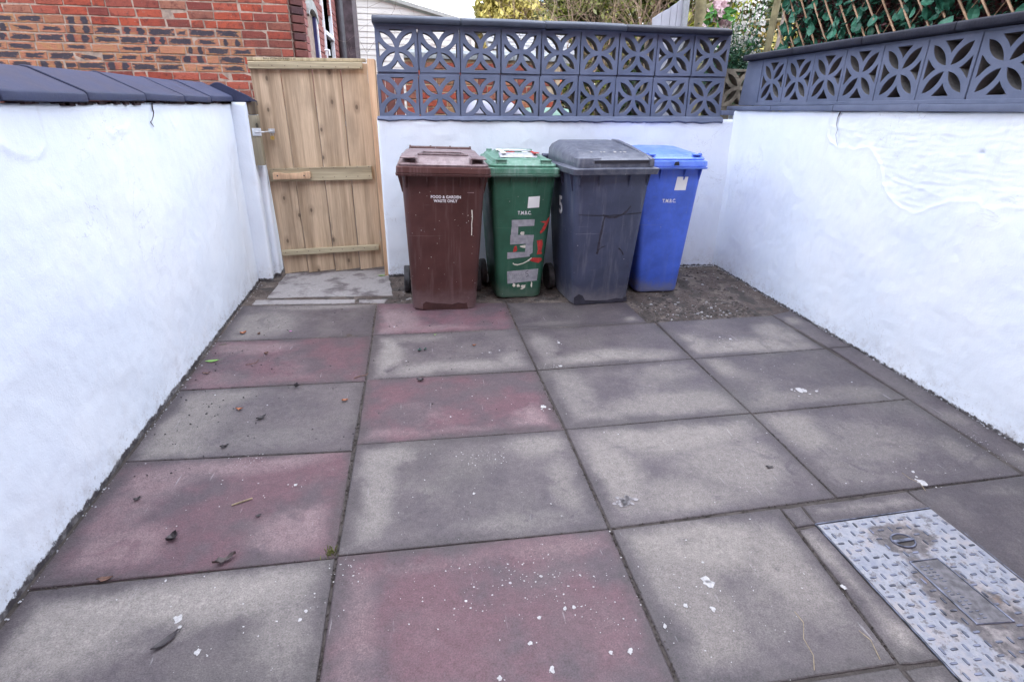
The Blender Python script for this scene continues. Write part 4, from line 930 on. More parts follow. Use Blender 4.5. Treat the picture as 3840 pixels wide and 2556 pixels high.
for k in range(2):
    for j in range(17):
        if R.random() < .35: continue
        y = -2.755-.0125*j; x = 1.88+.022*k+.0+(-2.75-y)*.02; m.box((x, y-.006, cz(x, y, .0004)), (x+.012, y-.0025, cz(x, y, .0018)))
tag(m.build('embossed_marks', STEEL_D, ic), kind='stuff')

# ------------------------------------------------------------ fallen leaves, droppings, litter
def leaf_mesh(l, w, curl=.2, n=6, seed=0, stem=True, rag=0.0):
    rr = random.Random(seed); V = []; F = []
    for i in range(n+1):
        t = i/n; wd = w/2*(sin(pi*min(1, t*1.02))**.75)*(1+rag*rr.uniform(-1, 1)); x = (t-.5)*l; zc = curl*l*((t-.5)**2)*2+rag*.1*l*rr.uniform(0, 1)
        V += [(x, -wd, zc+curl*w*.45+rag*w*.3*rr.random()), (x, 0, zc), (x, wd, zc+curl*w*.45+rag*w*.3*rr.random())]
    for i in range(n):
        for k in range(2): a = 3*i+k; F.append((a, a+1, a+4, a+3))
    b = len(V)
    nV = [(x, y, z-.0008) for x, y, z in V]; V += nV; F += [tuple(i+b for i in f)[::-1] for f in F[:]]
    if stem:
        c = len(V); q = l*.5; V += [(q*.95, -.001, .0), (q*.95, .001, 0), (q*1.5, .003, .004+curl*l*.3), (q*1.5, .0045, .004+curl*l*.3)]; F.append((c, c+1, c+3, c+2))
    return mesh('leaf', V, F)
def lm(name, c, r=.6): return m_simple(name, c, r, .35, 60, .2)
LG, LGR, LDK, LOR, LBR, LDT, LSTR = lm('green_leaf', (.16, .32, .07), .4), lm('yellow_green_leaf', (.22, .38, .10), .4), lm('black_brown_leaf', (.032, .026, .03)), lm('orange_leaf', (.34, .12, .05)), lm('brown_leaf', (.13, .065, .045)), lm('dark_teal_leaf', (.015, .055, .045), .4), lm('dry_straw', (.27, .22, .14))
def leaf(label, x, y, l, w, rz, mat, curl=.25, rag=.2, cat='leaf', seed=None, z=0, name='fallen_leaf'):
    me = leaf_mesh(l*.85, w*.85, curl*.8, 6, seed if seed is not None else int(abs(x*1000)), True, rag)
    o = link(name, me, mat); zmin = min(v.co.z for v in me.vertices); o.location = (x, y, gz(x, y)+.002-zmin+z); o.rotation_euler = (0, 0, rz); return tag(o, label, cat)
leaf('long bright green leaf on the paving edge against the left wall', -.855, -.855, .085, .032, .1, LG, .1, .05)
leaf('pale green leaf at the right foot of the wooden gate', .005, .60, .07, .03, .2, LGR, .2, .1)
leaf('orange curled leaf on the first grey slab, nearest the left wall', -.785, -.478, .045, .03, .5, LOR, .5, .5)
leaf('dark red brown leaf just right of the orange curled leaf', -.690, -.497, .03, .02, 1.2, LBR, .5, .4)
leaf('pair of dark teal leaflets standing on the slab in front of the brown bin', .285, -.872, .035, .022, 1.3, LDT, .6, .3)
leaf('dark teal leaflet beside its twin in front of the brown bin', .318, -.862, .03, .018, 1.0, LDT, .6, .3)
leaf('small rusty leaf on the grey slab in front of the green bin', .610, -.843, .025, .02, .3, LOR, .4, .5)
leaf('folded dark brown leaf at the far edge of the middle red slab', .284, -1.243, .045, .03, -.2, LDK, .6, .4)
leaf('rust red leaf near the right edge of the grey slab in the left column', -.085, -1.402, .035, .025, .2, LOR, .3, .6)
leaf('rust red leaf in the middle of the left column grey slab', -.568, -1.416, .040, .020, -.1, LOR, .5, .3)
leaf('dark pointed leaf lying between the two rust leaves and the joint', -.448, -1.511, .055, .028, .6, LDK, .4, .4)
leaf('small black leaf at the near edge of the left column grey slab', -.548, -1.728, .04, .022, .4, LDK, .5, .6)
leaf('crumpled black leaf on the joint behind the left column grey slab', -.342, -1.224, .035, .03, 1.4, LDK, .7, .6)
leaf('thin brown leaf on the first red slab near the left wall', -.838, -1.008, .045, .018, .0, LBR, .4, .3)
leaf('small brown leaf in the middle of the first red slab', -.58, -.80, .03, .022, .8, LBR, .6, .5)
leaf('curled black leaf in the middle of the front red slab', -.565, -2.268, .05, .034, 1.1, LDK, .8, .5)
leaf('tiny black leaf on the front red slab, nearest the left wall', -.765, -2.035, .028, .02, .7, LDK, .7, .3)
leaf('crumpled grey brown leaf at the near edge of the front red slab', -.362, -2.395, .085, .032, .55, lm('grey_brown_leaf', (.075, .055, .055)), .4, .8)
leaf('flat brown leaf on the joint at the near left of the front red slab', -.705, -2.418, .055, .018, .1, LBR, .3, .6)
leaf('long dark pointed leaf with a stem on the nearest left slab', -.438, -2.677, .09, .028, .85, LDK, .3, .15)
leaf('thin black scrap of leaf on the right half of the front red slab', -.306, -2.19, .025, .012, .5, LDK, .4, .4)
leaf('dark leaf scrap on the pale slab right of the long scratch', 1.690, -2.197, .035, .016, -.3, LDK, .3, .4)
leaf('tiny yellow green leaf on the slab edge before the brown bin', .385, -.655, .018, .014, .4, LGR, .4, .4)
leaf('pink petal on the first grey slab of the left column', -.504, -.484, .018, .014, .4, lm('pink_petal', (.75, .25, .62)), .3, .2, 'petal', name='petal')
def twig(label, pts, mat, r=.0018, cat='twig'):
    m = MB(); P = [(x, y, gz(x, y)+z) for x, y, z in pts]; m.tube(P, r, 5); return tag(m.build('twig', mat, smooth=60), label, cat)
twig('short straw coloured stick on the front red slab', [(-.415, -2.118, .003), (-.38, -2.103, .004), (-.35, -2.088, .003)], LSTR, .003)
twig('thin brown stick across the joint beside the middle red slab', [(-.06, -1.17, .003), (-.03, -1.155, .006), (.0, -1.148, .004), (.012, -1.14, .012)], LBR, .0022)
twig('wiry brown twig in the middle of the first red slab', [(-.66, -.93, .003), (-.63, -.935, .008), (-.61, -.915, .003), (-.60, -.885, .01)], LBR, .0018)
twig('dry stalk standing at the near edge of the pale slab, left of the drain cover', [(1.30, -3.03, .0), (1.315, -3.0, .015), (1.31, -2.96, .03), (1.335, -2.92, .04), (1.325, -2.89, .05)], LSTR, .0012, 'stalk')
twig('dry bent stalk on the pale slab corner beside the concrete strip', [(1.50, -3.03, .0), (1.51, -2.98, .01), (1.495, -2.95, .015)], LSTR, .0012, 'stalk')
twig('grass stalk at the corner of the slab above the drain cover', [(2.215, -2.425, .003), (2.22, -2.39, .012), (2.205, -2.355, .01), (2.19, -2.33, .02)], LSTR, .001, 'stalk')
# splashes of dried paint and droppings: thin raised skins on the slabs
SP = [(1.155,-2.71,25),(2.235,-1.621,30),(.87,-1.591,18),(-.43,-2.605,22),(-.341,-2.723,12),(1.047,-2.783,10),(1.123,-2.807,13),(.956,-2.841,10),(.712,-2.739,9),(.602,-2.757,8),(.64,-2.609,8),(.685,-2.739,9),(.829,-2.901,12),(.774,-2.896,8),(1.124,-.867,14),(1.06,-1.178,12),(2.204,-.959,12),(2.153,-.918,8),(2.243,-2.377,22),(2.265,-2.31,10),(-.072,-2.631,8),(-.085,-2.659,8),(.47,-2.181,9),(.56,-2.836,8),(.602,-2.921,12),(.461,-2.923,10),(-.207,-2.029,10),(1.57,-2.794,12),(-.52,-2.45,7),(-.60,-2.36,7),(2.31,-1.64,12),(-.79,-2.30,9),(.21,-1.0,7),(.69,-.95,8),(.75,-.93,6),(-.24,-2.93,14),(-.49,-2.86,6),(-.62,-2.95,14),(-.30,-2.83,6)]
m = MB(); rr = random.Random(5)
def splat(x, y, r, n=11, ex=1.0):
    a0 = rr.uniform(0, 6); P = []
    for k in range(n):
        a = a0+2*pi*k/n; q = r*rr.uniform(.55, 1.2); px, py = x+q*cos(a)*ex, y+q*sin(a)
        P.append((px, py, gz(px, py)+.0012))
    m.prism(P, (0, 0, .0005))
for x, y, s in SP:
    r = s*.00085; splat(x, y, r, 12, rr.uniform(.7, 1.1))
    for k in range(int(s/5)): splat(x+rr.gauss(0, r*1.6), y+rr.gauss(0, r*1.6), r*rr.uniform(.12, .35), 7)
for (cx_, cy_, sx_, sy_, n_) in ((.55, -2.62, .17, .07, 150), (.85, -2.75, .1, .08, 60), (.53, -1.96, .07, .03, 45), (-.413, -1.83, .04, .02, 26), (.035, -2.50, .03, .035, 26), (.39, -.195, .02, .02, 16), (1.02, -1.18, .05, .012, 20), (2.2, -.95, .06, .04, 26), (2.73, -2.22, .03, .10, 50), (.35, -2.1, .25, .2, 60), (-.2, -2.7, .2, .15, 46), (1.2, -2.8, .15, .12, 40), (1.6, -2.1, .3, .2, 60), (2.3, -2.2, .2, .15, 40), (2.2, -1.5, .25, .12, 36), (-.5, -2.1, .25, .18, 30), (.4, -1.5, .25, .2, 26), (1.4, -1.5, .2, .2, 26), (-.4, -.9, .25, .2, 20), (.6, -.9, .25, .15, 20), (1.4, -.85, .25, .15, 20)):
    for k in range(n_):
        x, y = rr.gauss(cx_, sx_), rr.gauss(cy_, sy_)
        if not (-.85 < x < 2.85) or (x > 1.6 and y < -2.42): continue
        splat(x, y, rr.choice((.0010, .0014, .0018, .0028)), 6, rr.uniform(.5, 1.4))
tag(m.build('paint_splashes', m_simple('dried_white_paint', (.38, .375, .38), .6, .2, 120), patio), kind='stuff')
# dark bits: soil crumbs and moss along the joints, flakes along walls, gravel in the mud
def crumbs(name, pts, mat, parent=None, kind='stuff'):
    V = []; F = []
    for (x, y, z, s, fl) in pts:
        b = len(V); a0 = rr.uniform(0, 6); n_ = 5
        for k in range(n_): V.append((x+s*cos(a0+2*pi*k/n_)*rr.uniform(.6, 1.1), y+s*sin(a0+2*pi*k/n_)*rr.uniform(.6, 1.1), z-.001+rr.uniform(0, .25)*s*fl))
        for k in range(n_): V.append((x+s*.55*cos(a0+2*pi*k/n_)*rr.uniform(.6, 1.1), y+s*.55*sin(a0+2*pi*k/n_)*rr.uniform(.6, 1.1), z+s*fl*rr.uniform(.7, 1.1)))
        F.append(tuple(b+n_+k for k in range(n_)))
        F += [(b+k, b+(k+1) % n_, b+n_+(k+1) % n_, b+n_+k) for k in range(n_)]
    return tag(link(name, mesh(name, V, F), mat, parent), kind=kind)
GR_D, GR_L = m_simple('dark_slate_chips', (.055, .044, .04), .7, .5, 30), m_simple('pale_stone_chips', (.25, .245, .25), .7, .35, 30)
pd, plt = [], []
for k in range(2600):
    u = rr.random()
    if u < .55: x, y = rr.uniform(1.80, 2.62), min(-.02, -.62+abs(rr.gauss(0, .24)))
    elif u < .72: x, y = rr.uniform(.1, .9), rr.uniform(-.02, .55)
    else: x, y = rr.uniform(.85, 2.87), rr.uniform(-.12, .56)
    if y < -.14 and x < 1.80: continue
    if x < .14 and y > .1: continue
    s = rr.choice((.005, .006, .008, .011, .016)); (pd if rr.random() < .82 else plt).append((x, y, gz(x, y)-.003, s*(1 if rr.random() < .82 else .6), rr.choice((.25, .35, .6))))
crumbs('gravel', pd, GR_D); crumbs('gravel', plt[:150], GR_L)
fl = []
for k in range(170):
    y = rr.uniform(-3.0, .56); fl.append((-.918+abs(rr.gauss(0, .010)), y, gz(-.9, y)+rr.uniform(-.004, .004), rr.uniform(.0015, .0055), .6))
for k in range(220):
    y = rr.uniform(-3.0, .56); fl.append((2.893-abs(rr.gauss(0, .008)), y, gz(2.9, y)+rr.uniform(-.004, .006), rr.uniform(.002, .006), .6))
for k in range(300):
    x = rr.uniform(2.3, 2.89); fl.append((x, .572-abs(rr.gauss(0, .012)), gz(x, .56), rr.uniform(.002, .006), .6))
crumbs('paint_flakes', fl, m_simple('white_flakes', (.36, .37, .40), .7, .3, 60))
jt = []
def jline(a, b_, n_, w=.004):
    for k in range(n_):
        t_ = rr.random(); x, y = a[0]+(b_[0]-a[0])*t_+rr.gauss(0, w), a[1]+(b_[1]-a[1])*t_+rr.gauss(0, w); jt.append((x, y, gz(x, y)-.002, rr.uniform(.0015, .0045), .7))
for rows in (rows1, rows2, rows3, rows4):
    for r in range(1, len(rows)): jline(rows[r][0], rows[r][1], 60, .003)
jline((0, -.04), (-.008, -3.0), 420); jline((.912, -.14), (.925, -3.0), 420, .005); jline((1.845, -.6), (1.848, -2.4), 200, .004); jline((1.59, -2.44), (1.54, -3.05), 90)
crumbs('joint_soil', jt, SOIL, None)
deb = []
for k in range(150):
    x, y = rr.uniform(-.88, .9), -1.9+1.9*rr.random()**1.2*1.0; deb.append((x if rr.random() < .6 else -.88+abs(rr.gauss(0, .25)), y, gz(x, y)+.001, rr.uniform(.002, .006), .5))
crumbs('leaf_debris', deb, LDK)
m = MB()
for k in range(50):
    x, y = -.028+rr.gauss(0, .010), -2.405+rr.gauss(0, .012); m.tube([(x, y, gz(x, y)-.002), (x+rr.gauss(0, .004), y+rr.gauss(0, .004), gz(x, y)+rr.uniform(.006, .016))], .0012, 4)
o = m.build('moss_tuft', m_simple('olive_moss', (.11, .12, .03), .8, .4, 80)); tag(o, 'small olive moss tuft at the joint corner of the front red slab', 'moss')
# rough old mortar blob and scratch on the pale slab
m = MB(); V0 = []
for k in range(34): 
    x, y = 1.03+rr.gauss(0, .018), -2.312+rr.gauss(0, .014); splat(x, y, rr.uniform(.006, .012), 7)
tag(m.build('mortar_blob', m_simple('old_mortar', (.20, .19, .20), .8, .4, 60), patio), kind='stuff')

# ------------------------------------------------------------ brick house beyond the left wall
def brick_mesh(l, seed, h=.062, d=.05):
    rr2 = random.Random(seed); bm = bmesh.new(); bmesh.ops.create_cube(bm, size=1)
    for v in bm.verts: v.co = Vector((v.co.x*l, v.co.y*d, v.co.z*h))+Vector((rr2.uniform(-1, 1)*.0045, rr2.uniform(-1, 1)*.003, rr2.uniform(-1, 1)*.0035))
    bmesh.ops.bevel(bm, geom=[e for e in bm.edges if all(abs(v.co.y+d/2) < .004 for v in e.verts)], offset=.003, segments=1, affect='EDGES')
    return from_bm('brick', bm)
_bc = {}
def brick(x, y, z, l, mat, parent, rz=0, out=0.0, seed=0):
    k = (round(l, 3), seed, mat.name)
    if k not in _bc: me = brick_mesh(l, seed); me.materials.append(mat); _bc[k] = me
    o = bpy.data.objects.new('brick', _bc[k]); C.objects.link(o); o.parent = parent
    o.location = (x, y+out, z); o.rotation_euler = (R.uniform(-.01, .01), R.uniform(-.006, .006), rz+R.uniform(-.01, .01)); return o
house = thing('brick_house', 'red brick house with a band of blue and buff bricks behind the left wall', 'house')
HY = 2.50; HX = -.775; PZ = .0745
z_top = 2.104   # a course line
def course(zc, x0, x1, y, parent, matf, rnd, stuff=None, minl=.1, along='x', fix=None):
    x = x1
    while x > x0:
        l = rnd.choice((.215, .215, .215, .215, .20, .102, .225) if rnd.random() < .9 else (.102, .16)); 
        if x-l < x0-.05: l = max(.05, x-x0)
        xc = x-l/2; mat = matf(xc, zc)
        if along == 'x': brick(xc, y, zc, round(l, 3), mat, parent, 0, R.uniform(-.003, .004), rnd.randrange(6))
        x -= l+.013
rb = random.Random(12)
cnt = 0
for c_ in range(-10, 7):
    zc = z_top-PZ/2+c_*PZ
    multi_band = 1.585 < zc < 1.957
    def mf(xc, z, mb=multi_band):
        if mb and xc < -1.16: return BR_MULTI
        if 1.957 < z < 2.03 and xc < -2.6: return BR_MULTI
        return BR_RED
    course(zc, -3.55, HX-.02+(.0 if c_ % 2 else -.0), HY, house, mf, rb)
b = MB(); b.box((-9, HY-.020, -.1), (HX-.02, HY+.20, 7.2)); b.box((-9, HY+.2, -.1), (HX+.1-.012-.02, 7.0, 7.2)); b.build('wall', MORTAR, house)
# angled corner of cant bricks
for c_ in range(-10, 7):
    zc = z_top-PZ/2+c_*PZ; o = brick(HX+.045, HY+.045, zc, .125, BR_DARK, house, pi/4, 0, 1)
b = MB(); b.prism([(HX-.03, HY-.01, -.1), (HX+.095, HY+.115, -.1), (HX+.05, HY+.25, -.1), (HX-.05, HY+.2, -.1)], (0, 0, 7.3)); b.build('corner', MORTAR, house)
SX = HX+.10   # receding side wall
def side_bricks(name, y0, y1, z0, z1):
    m = MB()
    zc = z_top-PZ/2-PZ*14
    while zc < z1:
        y = y0+R.uniform(0, .1)
        while y < y1:
            l = rb.choice((.215, .215, .102)); 
            hole = any(a-.02 < y+l/2 < b_+.02 and zc > zz for a, b_, zz in ((2.86, 3.50, 0), (4.06, 4.92, 1.2)))
            if zc > z0 and not hole: m.box((SX-.03, y, zc-.032), (SX-.005+R.uniform(0, .006), y+l, zc+.032))
            y += l+.011
        zc += PZ
    o = m.build(name, BR_DULL if 0 else m_brick('brick_side', 'dark2'), house); o['kind'] = 'stuff'
def m_side():
    s = NT('brick_side_wall'); p = s.pos(); x, y, z = s.xyz(p)
    cell = s.noise(s.vec(0, s.math('MULTIPLY', y, 4.4), s.math('MULTIPLY', z, 13.4)), 1, 2); n_ = s.noise(p, 25, 6, .7)
    c = s.ramp(cell, [(.3, (.17, .065, .06)), (.5, (.27, .085, .07)), (.65, (.21, .085, .085)), (.8, (.12, .06, .065))]); c = s.mix(s.smooth(n_, .5, .7, 0, .6), c, (.10, .06, .06))
    return s.done(c, .85, s.bump(n_, .5, .005))
pass
m_brick = lambda a, b_: m_side()
side_bricks('side_brick', HY+.10, 7.0, 1.2, 3.2)
WHT = m_simple('white_window_frame', (.72, .73, .76), .4, .05); GLS = NT('window_glass'); GLS = GLS.done((.10, .13, .14), .08, spec=.8); GREYF = m_simple('grey_door_frame', (.30, .31, .30), .6, .2); DKB = m_simple('dark_blue_edge', (.03, .03, .12), .5, .2)
def frame_win(name, y0, y1, z0, z1, mat, bars, par, x=SX-.05, fwid=.05, depth=.05):
    m = MB(); m.box((x, y0, z0), (x+depth, y0+fwid, z1)); m.box((x, y1-fwid, z0), (x+depth, y1, z1)); m.box((x+.001, y0+fwid, z0), (x+depth-.002, y1-fwid, z0+fwid)); m.box((x+.001, y0+fwid, z1-fwid), (x+depth-.002, y1-fwid, z1))
    for zz in bars: m.box((x+.002, y0+fwid, zz-.025), (x+depth+.012, y1-fwid, zz+.025))
    o = m.build(name, mat, par, bevel=.004)
    m = MB(); m.box((x+.012, y0+fwid, z0+fwid), (x+.018, y1-fwid, z1-fwid)); m.build('pane', GLS, o); return o
frame_win('window', 4.06, 4.94, 1.10, 2.95, WHT, (2.13,), house, depth=.062)
m = MB(); m.box((SX-.01, 4.0, 1.04), (SX+.06, 5.0, 1.10)); m.build('window_sill', GREYF, house)
# arched doorway with grey frame and dark blue edge
m = MB(); m.box((SX-.06, 2.86, -.05), (SX-.05, 3.50, 2.25)); m.build('door', GREYF, house)
m = MB(); m.box((SX-.05, 3.38, -.05), (SX+.0, 3.43, 2.2)); m.build('door_edge', DKB, house); m = MB(); m.box((SX-.05, 3.43, -.05), (SX+.01, 3.49, 2.2)); m.build('door_frame', WHT, house)
m = MB(); pts_o = [(3.18+.34*cos(a), 2.16+.17*sin(a)) for a in [pi*k/10 for k in range(11)]]; pts_i = [(3.18+.30*cos(a), 2.14+.10*sin(a)) for a in [pi*k/10 for k in range(11)]]
m.prism([(SX-.02, a, b_) for a, b_ in pts_o+pts_i[::-1]], (.04, 0, 0)); m.build('door_arch', GREYF, house)
m = MB(); m.tube([(SX+.05, 5.62, -.05), (SX+.05, 5.62, 7)], .052, 14); m.build('drainpipe', m_simple('grey_black_pipe', (.06, .06, .07), .4, .2), house, smooth=60)
m = MB(); m.box((SX-.01, 6.0, -.05), (SX+.20, 6.9, 7)); m.build('chimney_pier', m_simple('purple_dark_brick', (.085, .065, .075), .9, .4, 9, .5, obj=False), house)
m = MB(); m.tube([(SX, 3.92, 1.92), (SX+.05, 3.92, 1.92), (SX+.05, 3.92, 1.86)], .014, 8); m.build('overflow_pipe', WHT, house, smooth=60)
m = MB(); m.prism([(-9.3, HY-.3, 7.15), (SX+.3, HY-.3, 7.15), (SX+.3, HY+2.4, 9.0), (-9.3, HY+2.4, 9.0)], (0, .1, .12)); m.prism([(-9.3, 7.3, 7.15), (SX+.3, 7.3, 7.15), (SX+.3, HY+2.4, 9.0), (-9.3, HY+2.4, 9.0)], (0, -.1, .12)); m.prism([(SX, HY, 7.1), (SX, 7, 7.1), (SX, HY+2.4, 8.95)], (-.2, 0, 0)); m.build('roof', m_simple('roof_slate', (.07, .07, .08), .7, .3, 6, .4, obj=False), house)

# white clad building
clad = thing('clad_building', 'white weatherboarded building with a sloping roof edge behind the block wall', 'building')
CY = 8.0; WCL = m_simple('white_cladding', (.80, .79, .76), .5, .06, 3, .05)
verge = lambda x: 3.087-.237*(x+.147)-.02*max(0, x+.147)*max(0, 1-x)
z = -.3; k = 0
while z < 3.3:
    z1 = z+.096; x1 = min(1.56, -.147+(3.085-z)/.237)
    if x1 > -2.4:
        m = MB(); m.prism([(-2.6, CY-.004, z), (x1, CY-.004, z), (min(1.56, -.147+(3.085-z1)/.237), CY+.010, z1), (-2.6, CY+.010, z1)], (0, .03, 0)); m.build('cladding_board', WCL, clad)
    z = z1
m = MB(); m.box((-2.6, CY+.04, -.3), (1.555, CY+5, 2.6)); m.build('wall', WCL, clad)
m = MB(); m.prism([(-2.6, CY-.10, verge(-.2)+.60), (1.85, CY-.10, 3.085-.237*2.0+.035), (1.85, CY-.10, 3.085-.237*2.0+.10), (-2.6, CY-.10, verge(-.2)+.665)], (0, 5, 0)); m.build('roof', m_simple('pale_roof_edge', (.42, .43, .41), .6, .1), clad)
m = MB(); m.box((1.50, CY-.06, -.3), (1.565, CY-.006, 2.66)); m.build('corner_trim', WCL, clad)

# old brick wall with concrete coping, seen through the blocks
ow = thing('brick_wall', 'old brick yard wall with concrete coping seen through the block openings', 'wall')
OY = 3.0
for c_ in range(8):
    x = .275+(.06 if c_ % 2 else 0); zc = 1.722-.0765*c_
    x = .275
    while x < 1.85:
        l = rb.choice((.215, .215, .215, .102)); brick(x+l/2, OY, zc, l, BR_DULL if rb.random() < .45 else BR_RED, ow, 0, R.uniform(-.004, .004), rb.randrange(6)); x += l+.012
b = MB(); b.box((.27, OY-.016, -.1), (2.02, OY+.2, 1.786)); b.build('wall_core', m_simple('sandy_mortar', (.33, .26, .17), .9, .3, 12, .5), ow)
x = .26
for k in range(3):
    m = MB(); m.prism([(x+.003, OY-.06, 1.788), (x+.003, OY-.06, 1.845), (x+.003, OY+.1, 1.89), (x+.003, OY+.27, 1.845), (x+.003, OY+.27, 1.788)], (.60, 0, 0)); m.build('coping_stone', m_simple('weathered_concrete', (.22, .24, .25), .8, .3, 14, .4), ow, bevel=.006); x += .606
# brown timber gate of the neighbour
bg = thing('wooden_gate', 'dark red brown timber gate beside the old brick yard wall', 'gate')
for k in range(3):
    m = MB(); m.box((-.05+.1*k, OY-.02, 0), (.046+.1*k, OY+.01, 1.62)); m.build('board', m_simple('red_brown_stain', (.12, .032, .024), .5, .3, 8), bg, bevel=.004)
# slate roofed outhouse
oh = thing('outhouse', 'small outhouse with a grey slate roof behind the old brick wall', 'shed')
b = MB(); b.box((1.55, 5.2, -.1), (2.6, 7.4, 2.0)); b.build('wall', BR_DULL, oh)
SLT = m_simple('grey_slate', (.16, .17, .20), .6, .35, 9, .3, obj=False)
for r in range(9):
    for k in range(6):
        t0 = r/9; y = 4.95+1.3*t0; z = 1.98+.55*t0; m = MB(); x = 1.50+.2*k+(.1 if r % 2 else 0); m.prism([(x+.003, y, z), (x+.197, y, z), (x+.197, y+.17, z+.062), (x+.003, y+.17, z+.062)], (0, -.004, .012)); m.build('slate', SLT, oh)
b = MB(); b.prism([(1.5, 4.97, 1.97), (2.8, 4.97, 1.97), (2.8, 6.25, 2.51), (1.5, 6.25, 2.51)], (0, .03, -.05)); b.build('roof', SLT, oh)
# bins in the alley seen through the blocks
def big_bin(label, x, y, hw, d, h, mat, mat2):
    t = thing('wheelie_bin', label, 'wheelie bin', None, (x, y, gz(x, y)), .05)
    m = MB(); m.loft([rrect(hw*.85, -d*.85, d*.85, .06, .0), rrect(hw*.95, -d*.95, d*.95, .06, h*.9)]); m.build('body', mat, t, smooth=35)
    m = MB(); m.loft([rrect(hw, -d, d, .04, h*.9), rrect(hw+.015, -d-.015, d+.01, .04, h*.92), rrect(hw, -d, d, .05, h*.945), rrect(hw*.8, -d*.7, d*.8, .08, h*.99), rrect(hw*.6, -d*.5, d*.6, .08, h)]); m.build('lid', mat2, t, smooth=40)
big_bin('large grey lidded bin in the alley, seen through the lower blocks', 1.00, 1.50, .24, .28, 1.30, BIN_M['grey'][0], m_simple('grey_lid', (.20, .20, .26), .45, .25, 6))
big_bin('green lidded bin in the alley behind the middle blocks', 1.53, 1.50, .22, .26, 1.25, BIN_M['green'][0], BIN_M['green'][1])
# grey board fence behind the right end of the block wall
fc = thing('board_fence', 'pale grey painted board fence with a slanting top behind the block wall', 'fence')
PB = m_simple('pale_grey_boards', (.34, .35, .40), .6, .12, 6, .1, obj=False); tops = [(2.48, 2.56, 2.05, 2.10), (2.563, 2.64, 2.10, 2.14), (2.643, 2.70, 2.145, 2.18), (2.703, 2.75, 2.185, 2.22)]
for (a, b_, z0_, z1_) in tops:
    m = MB(); m.prism([(a, 1.5, 0), (b_, 1.5, 0), (b_, 1.5, z1_), (a, 1.5, z0_)], (0, .02, 0)); m.build('board', PB, fc, bevel=.002)
m = MB(); m.box((2.752, 1.46, 0), (2.795, 1.53, 2.26)); m.build('fence_post', m_simple('grey_post', (.25, .26, .28), .7, .2), fc, bevel=.003); m = MB(); m.box((2.44, 1.50, 0), (2.475, 1.54, 2.02)); m.build('fence_post', OLD_W, fc)
# unpainted old block behind the corner
ob = thing('screen_block', 'mossy unpainted screen block standing behind the corner of the two block walls', 'block')
me = BM[0].copy(); MC = m_simple('mossy_concrete', (.15, .13, .10), .9, .5, 14, .6); me.materials[0] = MC; me.materials[1] = MC; o = link('block', me, None, ob); o.matrix_local = Matrix.Translation((3.04, .90, 1.47)) @ Matrix.Rotation(pi/2, 4, 'X')
b = MB(); b.box((2.85, .85, 1.20), (3.3, 1.0, 1.322)); b.box((2.85, .85, 0), (3.3, 1.0, 1.199)); b.build('plinth', m_simple('stained_concrete', (.16, .14, .11), .9, .4, 12, .5), ob)

# ------------------------------------------------------------ planting
def leafy(name, pts, mat, parent, sizes, seed, flat=0.0, kind='stuff', droop=0.0):
    """many small leaf faces at the points given"""
    rq = random.Random(seed); V = []; F = []
    for p in pts:
        s = rq.uniform(*sizes); a = rq.uniform(0, 2*pi); e = rq.uniform(-1.2, .6)-droop; d = Vector((cos(a)*cos(e), sin(a)*cos(e), sin(e))); q = d.cross(Vector((rq.uniform(-1, 1), rq.uniform(-1, 1), 1))).normalized(); b = len(V); p = Vector(p)
        V += [p-d*s*.5, p+q*s*.22, p+d*s*.5, p-q*s*.22]; F.append((b, b+1, b+2, b+3))
    return link(name, mesh(name, V, F), mat, parent)
def m_leaf(name, a, b_, tr=.25, rough=.5, sc=3.0):
    s = NT(name); p = s.pos(); n = s.noise(p, sc, 4, .6); n2 = s.noise(p, 30, 2)
    c = s.mix(s.smooth(s.math('ADD', s.math('MULTIPLY', n, .6), s.math('MULTIPLY', n2, .4)), .38, .62), a, b_)
    s.done(c, rough, spec=.3)
    tn = s.t.nodes.new('ShaderNodeBsdfTranslucent'); s.put(tn.inputs['Color'], c); ms = s.t.nodes.new('ShaderNodeMixShader'); ms.inputs[0].default_value = tr
    s.t.links.new(s.p.outputs[0], ms.inputs[1]); s.t.links.new(tn.outputs[0], ms.inputs[2]); s.t.links.new(ms.outputs[0], s.o.inputs['Surface']); return s.m
BARK = m_simple('brown_bark', (.13, .09, .065), .9, .4, 20, .6, obj=False); BARKG = m_simple('greenish_bark', (.17, .15, .08), .9, .4, 10, .6, obj=False)
def conifer(label, x, y, h, rad, mat, seed, n=7000, z0=.2, group=None, sz=(.05, .13), open_=0.25):
    rq = random.Random(seed); t = thing('conifer_tree', label, 'tree', group, (0, 0, 0))
    g0 = gz(x, y); m = MB(); m.tube([(x, y, g0-.1), (x+.03, y, g0+h*.5), (x, y+.02, g0+h)], [rad*.09, rad*.05, .01], 8)
    pts = []; nb = 90
    for i in range(nb):
        u = (i+rq.random())/nb; z = g0+z0+u*(h-z0); L_ = rad*(1-u)**.75*rq.uniform(.55, 1.12)+.1; a = rq.uniform(0, 2*pi); base = Vector((x, y, z)); d = Vector((cos(a), sin(a), rq.uniform(-.15, .35)))
        tip = base+d*L_; tip.z -= L_*.18
        if i % 2 == 0: m.tube([base, base.lerp(tip, .6)+Vector((0, 0, .03)), tip], [.02, .012, .004], 4, cap=False)
        for k in range(n//nb):
            tt = rq.random()**.6; p = base.lerp(tip, tt)+Vector((rq.gauss(0, 1), rq.gauss(0, 1), rq.gauss(0, .8)))*(.05+.11*L_*(1-.4*tt)); pts.append(p)
    m.build('trunk', BARK, t, smooth=60); leafy('crown', pts, mat, t, sz, seed, droop=.3); return t
